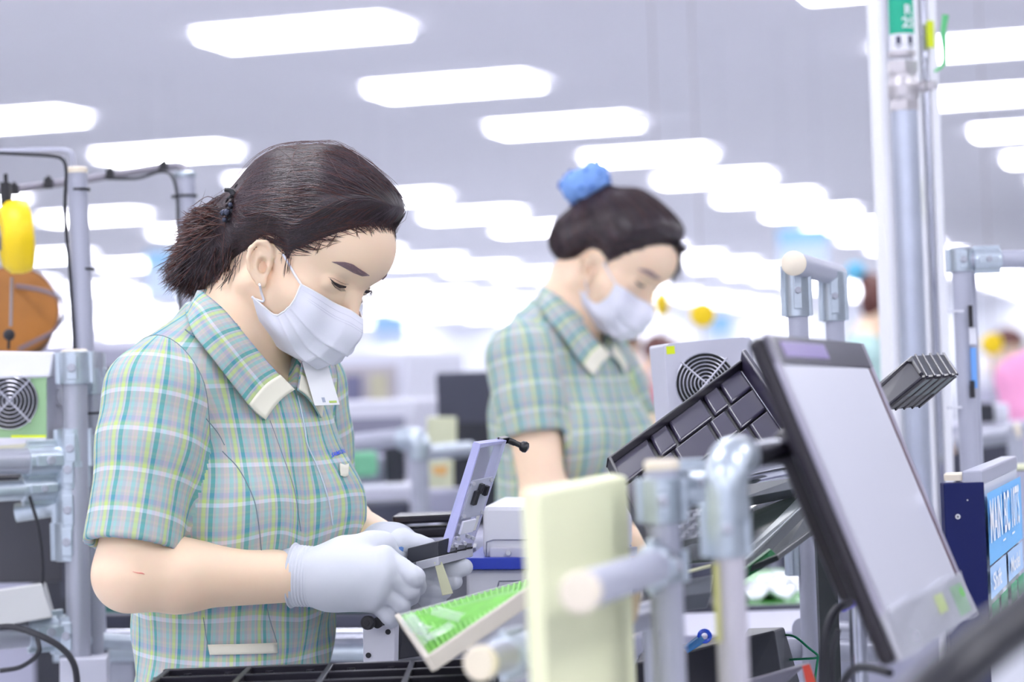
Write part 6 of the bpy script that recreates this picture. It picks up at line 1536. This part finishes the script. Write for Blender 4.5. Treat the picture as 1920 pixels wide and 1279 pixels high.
# ================================================================ background benches and equipment (blurred)
rb = np.random.RandomState(21)
m_eqw = mat('equipment_white', (226, 227, 240), .5); m_eqg = mat('equipment_grey', (176, 176, 196), .5); m_eqd = mat('equipment_dark', (66, 68, 84), .5); m_eqb = mat('equipment_black', (40, 42, 52), .4)
m_green_s = mat('panel_green', (120, 190, 150), .5); m_cr = mat('cream_panel', (222, 224, 190), .6); m_bl = mat('bin_blue', (90, 130, 200), .5)
def simple_monitor(p, yaw, w_, h_, label, group=None, m=None):
    """screen on a stand; p = base centre on the bench"""
    t = thing('monitor', label, 'monitor', p, group); Rz = euler(yaw, 0, 0)
    mb = MB(); mb.box(p+V(0, 0, .10+h_/2), (w_, .03, h_), Rz); obj('screen_case', mb, m or m_eqb, t, bevel=.006)
    mb = MB(); mb.box(p+Rz@V(0, .02, 0)+V(0, 0, .07), (.05, .03, .14), Rz); mb.box(p+V(0, 0, .006), (.2, .16, .012), Rz); obj('stand', mb, m_eqd, t, bevel=.003)
    mb = MB(); mb.box(p+Rz@V(0, -.0165, 0)+V(0, 0, .10+h_/2), (w_*.92, .002, h_*.88), Rz); obj('screen', mb, mat('screen_dark', (58, 60, 74), .25), t)
    return t
def machine(p, Rz, w_, dp, h_, label, group=None, m=None, window=True, name='test_machine'):
    t = thing(name, label, 'machine', p, group)
    mb = MB(); mb.box(p+V(0, 0, h_/2), (w_, dp, h_), Rz); obj('housing', mb, m or m_eqw, t, bevel=.008)
    f = -Rz[:, 1]*(dp/2+.004)
    if window:
        mb = MB(); mb.box(p+f+V(0, 0, h_*.66), (w_*.8, .006, h_*.42), Rz); obj('window', mb, mat('window_smoke', (150, 150, 170), .2), t)
        for k in range(4):
            mb = MB(); mb.box(p+f*1.02+Rz[:, 0]*w_*(-.28+.19*k)+V(0, 0, h_*.14), (w_*.12, .008, h_*.07), Rz); obj('button', mb, m_eqw if k % 2 else m_eqg, t, bevel=.002)
        mb = MB(); mb.box(p+f*1.0+V(0, 0, h_*.32), (w_*.9, .01, h_*.08), Rz); obj('drawer', mb, m_eqg, t, bevel=.002)
    return t
def table(p, Rz, w_, dp, h_, label, group=None):
    t = thing('workbench', label, 'workbench', V(p[0], p[1], 0), group); p = V(p[0], p[1], 0)
    mb = MB(); mb.box(p+V(0, 0, h_-.015), (w_, dp, .03), Rz); obj('worktop', mb, m_eqg, t, bevel=.003)
    for a in (-1, 1):
        for b in (-1, 1):
            q = p+Rz@V(a*(w_/2-.04), b*(dp/2-.04), 0); mb = MB(); mb.cyl(q, q+V(0, 0, h_-.03), .014, 12); obj('leg', mb, m_pipe, t, smooth=True)
    mb = MB(); mb.box(p+V(0, 0, .45), (w_*.95, dp*.8, .02), Rz); obj('shelf', mb, m_cr, t)
    mb = MB(); mb.box(p+V(0, 0, .62), (w_*.8, dp*.5, .3), Rz); obj('cabinet', mb, m_eqd, t, bevel=.004)
    return t
RzR = RR
def on(x, y, d, z=None):
    p = P(x, y, d); return V(p[0], p[1], p[2] if z is None else z)
# left-centre bench group at about 5 m
table(on(735, 800, 5.6), RzR, .62, .5, .92, 'pipe-legged bench between the two women, carrying a pale machine')
machine(on(710, 800, 5.6, .92), RzR, .30, .3, .31, 'pale grey machine with a row of buttons, on the bench between the women', window=True)
t = thing('test_rack', 'white rack with a wide viewing window, farther back between the two women', 'machine', on(690, 700, 7.0, 0))
q = on(690, 700, 7.0, 0); mb = MB(); mb.box(q+V(0, .2, .685), (.42, .5, 1.37), RzR); obj('cabinet_body', mb, m_eqw, t, bevel=.01)
mb = MB(); mb.box(q-RzR[:, 1]*.055+V(0, 0, 1.17), (.34, .01, .0), RzR) if False else mb.box(q+V(0, .2, 0)-RzR[:, 1]*.256+V(0, 0, 1.25), (.34, .01, .16), RzR); obj('window', mb, mat('window_warm', (190, 184, 190), .4), t)
for k, c in enumerate(((150, 150, 176), (214, 206, 190), (120, 120, 150), (200, 196, 170))):
    mb = MB(); mb.box(q+V(0, .2, 0)-RzR[:, 1]*.265+RzR[:, 0]*(-.12+.08*k)+V(0, 0, 1.25), (.05, .01, .11), RzR); obj('rack_unit', mb, mat('unit_%s' % 'abcd'[k], c, .5), t)
simple_monitor(on(868, 800, 5.0, .87), 8, .20, .17, 'large dark monitor between the front worker and the second woman') if False else None
t = thing('dark_cabinet', 'tall dark grey equipment cabinet just left of the second woman', 'cabinet', on(890, 760, 5.0, 0))
q = on(886, 760, 5.0, 0); mb = MB(); mb.box(q+V(0, .1, .64), (.145, .3, 1.28)); obj('cabinet_body', mb, m_eqd, t, bevel=.006)
mb = MB(); mb.box(q+V(0, -.052, 1.0), (.12, .006, .35)); obj('door', mb, m_eqb, t, bevel=.003)
t = thing('dark_box', 'low dark box left of the tall dark cabinet', 'box', on(800, 790, 6.4, 0)); q = on(805, 790, 6.4, 0); mb = MB(); mb.box(q+V(0, 0, .57), (.14, .2, 1.14)); obj('box_body', mb, m_eqb, t, bevel=.004)
# pipe frame and cream boards in the middle distance
t = rig('pipe_stand', 'blurred grey pipe frame with a bent corner, between the two women', on(780, 900, 4.4)); a, b, c = P(600, 838, 4.5), P(782, 818, 4.4), P(788, 830, 4.4)
pipe_part(a, b, t, .017); elbow_part(P(786, 820, 4.4), nrm(a-b), V(0, 0, -1), t, .017, L=.04); q = P(786, 850, 4.4); pipe_part(V(q[0], q[1], .02), q, t, .017)
pipe_part(P(792, 850, 4.45), P(880, 842, 4.6), t, .015, m_zinc)
for (x0, y0, x1, y1, d, lb_) in ((800, 782, 856, 836, 4.7, 'upper pale yellow board behind the clear lid'), (800, 862, 850, 925, 4.7, 'lower pale yellow board with an orange stain, behind the clear lid'), (1206, 766, 1242, 830, 4.6, 'pale yellow board left of the fan box')):
    p0, p1, p2_, p3_ = P(x0, y1, d), P(x1, y1, d), P(x1, y0, d), P(x0, y0, d); mb = MB(); mb.hexa([p0, p1, p1+V(0, .02, 0), p0+V(0, .02, 0)], [p3_, p2_, p2_+V(0, .02, 0), p3_+V(0, .02, 0)])
    bo = tag(obj('board', mb, m_cr, bevel=.003), lb_, 'board')
    if 'lower' in lb_: mb = MB(); mb.add([P(810, 875, d)-V(0, .001, 0), P(840, 872, d)-V(0, .001, 0), P(836, 892, d)-V(0, .001, 0), P(814, 890, d)-V(0, .001, 0)], [(3, 2, 1, 0)]); obj('orange_stain', mb, mat('stain_orange', (240, 190, 120), .7), bo)
# clutter boxes on the near bench, seen under the pipe
for i, (x, y, w_, h_, d, m_, nm_, lb_) in enumerate(((700, 900, .10, .10, 4.9, m_eqg, 'parts_box', 'lavender grey parts box under the blurred pipe frame'), (742, 868, .04, .13, 4.85, m_eqb, 'bottle', 'small dark bottle-like holder beside the parts box'), (675, 870, .07, .05, 4.8, m_green_s, 'green_bin', 'small green bin beside the worker\'s chest'), (725, 945, .14, .08, 4.78, m_eqw, 'white_tub', 'white tub on the bench above the far glove'), (690, 980, .16, .08, 4.6, m_eqd, 'dark_tub', 'dark tub behind the far forearm'), (845, 940, .09, .05, 4.6, m_eqg, 'grey_tub', 'grey tub behind the clear lid'))):
    q = on(x, y+h_*FPX/d/2, d); tag(obj(nm_, MB().box(q+V(0, 0, h_/2), (w_, w_*.8, h_)), m_, bevel=.008), lb_, 'box')
tb = table(on(735, 990, 4.62), RzR, .50, .34, on(725, 945+.04*FPX/4.7+14, 4.7)[2], 'second pipe-legged bench between the women, holding tubs')
# left background behind the posts
for (x, y0, y1, w_, d, m_, nm_, lb_) in ((215, 690, 1100, .24, 4.9, m_eqb, 'dark_machine', 'black machine behind the worker\'s shoulder at the left'), (330, 655, 1100, .34, 6.2, m_eqg, 'grey_machine', 'lavender grey machine behind the worker\'s back'), (260, 640, 1100, .22, 7.5, m_eqw, 'pale_machine', 'pale machine far behind the left posts'), (60, 650, 1100, .35, 5.6, m_eqg, 'grey_machine', 'lavender machine far behind the left fan box'), (225, 715, 1100, .10, 4.2, m_eqw, 'white_unit', 'white narrow unit right of the left bench post')):
    zt2 = P(x, y0, d)[2]; q = on(x, y0, d, 0); t = thing(nm_, lb_, 'machine', q); mb = MB(); mb.box(q+V(0, .1, zt2/2), (w_, .4, zt2), RzR if w_ > .2 else None); obj('housing', mb, m_, t, bevel=.01)
    mb = MB(); mb.box(q+V(0, .1, 0)-RzR[:, 1]*.205+V(0, 0, zt2*.8), (w_*.7, .01, zt2*.18), RzR); obj('panel', mb, m_eqd if m_ is not m_eqb else m_eqg, t, bevel=.003)
# hanging yellow reels far away
for (x, y, d, r_, lb_, dx) in ((1241, 570, 6.2, .032, 'small edge-on yellow tool reel hanging right of the second woman', .010), (1317, 590, 6.0, .032, 'small round yellow tool reel hanging above the fan box', .024), (1860, 645, 6.5, .03, 'small yellow tool reel hanging near the right edge', .022)):
    t = thing('tool_balancer', lb_, 'tool balancer', P(x, y+25, d)); c = P(x, y, d); ax = nrm(V(.9, -.4, 0)) if dx < .02 else nrm(V(.35, -.9, 0)); mb = MB(); mb.lathe(c-ax*.012, ax, [(0, r_*.6), (.004, r_), (.020, r_), (.024, r_*.6)], 20); obj('housing', mb, m_yel, t, smooth=True)
    mb = MB(); mb.cyl(c+V(0, 0, r_), V(c[0], c[1], CEIL), .0012, 6); mb.cyl(c-V(0, 0, r_), c-V(0, 0, r_+.12), .002, 8); obj('cord', mb, mat('grey_cord', (150, 140, 140), .6), t)
# hanging blue and white banners
for (x0, y0, x1, y1, d, lb_) in ((1460, 425, 1550, 500, 14., 'pale blue hanging sign above the goalpost frame'), (275, 470, 335, 560, 15., 'pale blue hanging sign behind the ponytail'), (700, 590, 760, 650, 16., 'pale blue hanging sign right of the white mask'), (1330, 590, 1370, 640, 14., 'small pale blue hanging sign right of the yellow reels')):
    t = thing('hanging_sign', lb_, 'sign', P((x0+x1)/2, y1, d)); a = P(x0, y1, d); b = P(x1, y0, d); mb = MB(); mb.box((a+b)/2, (abs(b[0]-a[0]), .03, abs(b[2]-a[2]))); obj('sign_panel', mb, mat('sign_pale', (205, 222, 246), .5), t, bevel=.004)
    mb = MB(); mb.box(V((a[0]+b[0])/2, (a[1]+b[1])/2-.017, b[2]-.05), (abs(b[0]-a[0])*.98, .004, .09)); obj('blue_band', mb, mat('sign_blue', (150, 200, 240), .5), t)
    mb = MB(); 
    for k in (.15, .85): mb.cyl(V(a[0]+(b[0]-a[0])*k, a[1], b[2]), V(a[0]+(b[0]-a[0])*k, a[1], CEIL), .0015, 6)
    obj('hanger', mb, m_pipe, t)
# right background
table(on(1250, 860, 5.2), RzR, .46, .4, .90, 'bench behind the second woman with dark trays')
t = thing('dark_crate', 'dark crate on the bench behind the second woman, left of the fan box', 'crate', on(1205, 800, 5.2, .90)); mb = MB(); mb.box(on(1205, 800, 5.2, .90)+V(0, 0, .10), (.16, .3, .20)); obj('crate_body', mb, m_eqb, t, bevel=.006)
t = rig('pipe_stand', 'blurred pipe frame with a thick rail at the right, beyond the grey pipe post', on(1890, 880, 4.6)); pipe_part(P(1800, 828, 4.7), P(1905, 812, 4.5), t, .018); q = P(1906, 812, 4.5); pipe_part(V(q[0], q[1], .02), q, t, .017); cap_part(P(1905, 812, 4.5), V(1, 0, 0), t, .018)
table(on(1930, 800, 5.1), RzR, .5, .4, P(1870, 795, 4.9)[2], 'bench at the right edge under small gadgets')
for (x, y, d, m_, lb_) in ((1845, 775, 4.85, m_eqb, 'small black gadget on the right-hand bench'), (1872, 770, 4.9, m_eqw, 'small white gadget beside the black one on the right-hand bench')):
    q = on(x, 795, d); tag(obj('gadget', MB().box(q+V(0, 0, .022), (.035, .06, .04)), m_, bevel=.006), lb_, 'gadget')
t = thing('grey_case', 'grey case with a cream lid behind the notice board', 'case', on(1915, 900, 3.25, 0)); q = on(1900, 880, 3.25); mb = MB(); mb.box(V(q[0], q[1], q[2]/2), (.05, .1, q[2])); obj('case_body', mb, m_eqg, t, bevel=.004); mb = MB(); mb.box(q+V(0, 0, .003), (.052, .102, .006)); obj('lid', mb, m_cr, t, bevel=.002)
# green glossy conveyor with wrapped parts under the monitor
t = thing('conveyor', 'green belt conveyor with plastic-wrapped parts, seen under the monitor', 'conveyor', on(1500, 1130, 3.6, 0))
zc = P(1500, 1110, 3.8)[2]
mb = MB(); mb.hexa([V(.33, 3.62, zc-.05), V(.60, 3.62, zc-.05), V(.62, 4.3, zc-.05), V(.36, 4.3, zc-.05)], [V(.33, 3.62, zc), V(.60, 3.62, zc), V(.62, 4.3, zc), V(.36, 4.3, zc)]); obj('belt', mb, mat('belt_bright', (96, 190, 84), .25, spec=.8), t)
mb = MB(); mb.box(V(.465, 3.60, zc-.05), (.27, .03, .10)); obj('side_rail', mb, m_eqd, t)
for x in (.36, .56): mb = MB(); mb.box(V(x, 3.8, (zc-.05)/2), (.04, .04, zc-.05)); obj('leg', mb, m_pipe2, t)
for k in range(5):
    c = V(.37+.045*k, 3.72+.12*(k % 3), zc); g = np.array([[c+V(.10*(i/7-.5), .14*(j/7-.5), .010+.010*math.sin(i*1.9+j*1.3+k)*math.cos(j*.8)) for i in range(8)] for j in range(8)])
    mb = MB(); mb.grid(g); tag(obj('wrapped_part', mb, mat('wrap_white', (236, 240, 246), .08, spec=1.), smooth=True, solid=.006), '%s glossy white-wrapped part from the left on the bright green belt' % ORD[k], 'wrapped part', 'wrapped parts on the green belt')
t = thing('lower_shelf', 'grey lower shelf with white sheets under the green belt, below the monitor', 'shelf', V(.36, 3.3, 0)); zs = P(1480, 1190, 3.2)[2]
mb = MB(); mb.box(V(.36, 3.30, zs), (.36, .32, .02)); obj('board', mb, m_eqg, t); mb = MB(); mb.box(V(.36, 3.13, zs-.03), (.36, .02, .06)); obj('front_edge', mb, m_eqg, t)
for x in (.20, .52): mb = MB(); mb.box(V(x, 3.3, zs/2), (.03, .03, zs)); obj('leg', mb, m_pipe2, t)
# rows of far benches receding down the hall
k_ = 0
kinds = ['white cabinet', 'grey cabinet', 'dark cabinet', 'green-topped cabinet']
people_xy = [np.array(o_.location)[:2] for o_ in bpy.data.objects if o_.name.split('.')[0] == 'person']
for r_, d in enumerate((8.6, 12., 15.5, 20., 26., 34.)):
    half = 960/FPX*d+.6; n = int(2*half/1.15)+1; cnt = {}; row = []
    for i in range(n):
        u = -half+2*half*(i+.5)/n; h_ = rb.uniform(1.02, 1.26); w_ = rb.uniform(.5, .80); mm = [m_eqw, m_eqg, m_eqd, m_eqw, m_eqg][rb.randint(5)]
        q = EX*u*.95+V(0, d, 0)+EX*0; q[2] = 0
        if min(np.linalg.norm(q[:2]-p_) for p_ in people_xy) < .78: continue
        cn_ = {'equipment_white': 'white', 'equipment_grey': 'lavender grey', 'equipment_dark': 'dark'}[mm.name]; row.append((q, h_, w_, mm, cn_))
    tot = {}
    for c_ in row: tot[c_[4]] = tot.get(c_[4], 0)+1
    for q, h_, w_, mm, cn_ in row:
        k_ = cnt.get(cn_, 0); cnt[cn_] = k_+1
        where = ['in the nearest far bench row', 'in the second far bench row', 'in the third far bench row', 'in the fourth far bench row', 'in the fifth far bench row', 'in the last far bench row'][r_]
        t = thing('equipment_cabinet', 'blurred %s cabinet %s, %s of these from left' % (cn_, where, ORD[k_]), 'cabinet', q, 'equipment cabinets %s' % where)
        mb = MB(); mb.box(q+V(0, 0, h_*.36), (w_, .5, h_*.72), RR); obj('base_unit', mb, mm, t, bevel=.01)
        mb = MB(); mb.box(q+V(0, 0, h_*.72+h_*.14), (w_*.8, .4, h_*.28), RR); obj('top_unit', mb, [m_eqw, m_eqg, m_eqd][rb.randint(3)], t, bevel=.01)
        mb = MB(); mb.box(q-EY*.205+V(0, 0, h_*.86), (w_*.5, .01, h_*.14), RR); obj('screen', mb, [mat('tint_blue', (150, 180, 225), .5), mat('tint_pink', (236, 180, 196), .5), m_eqd, mat('tint_warm', (214, 206, 180), .5), m_green_s][rb.randint(5)], t)
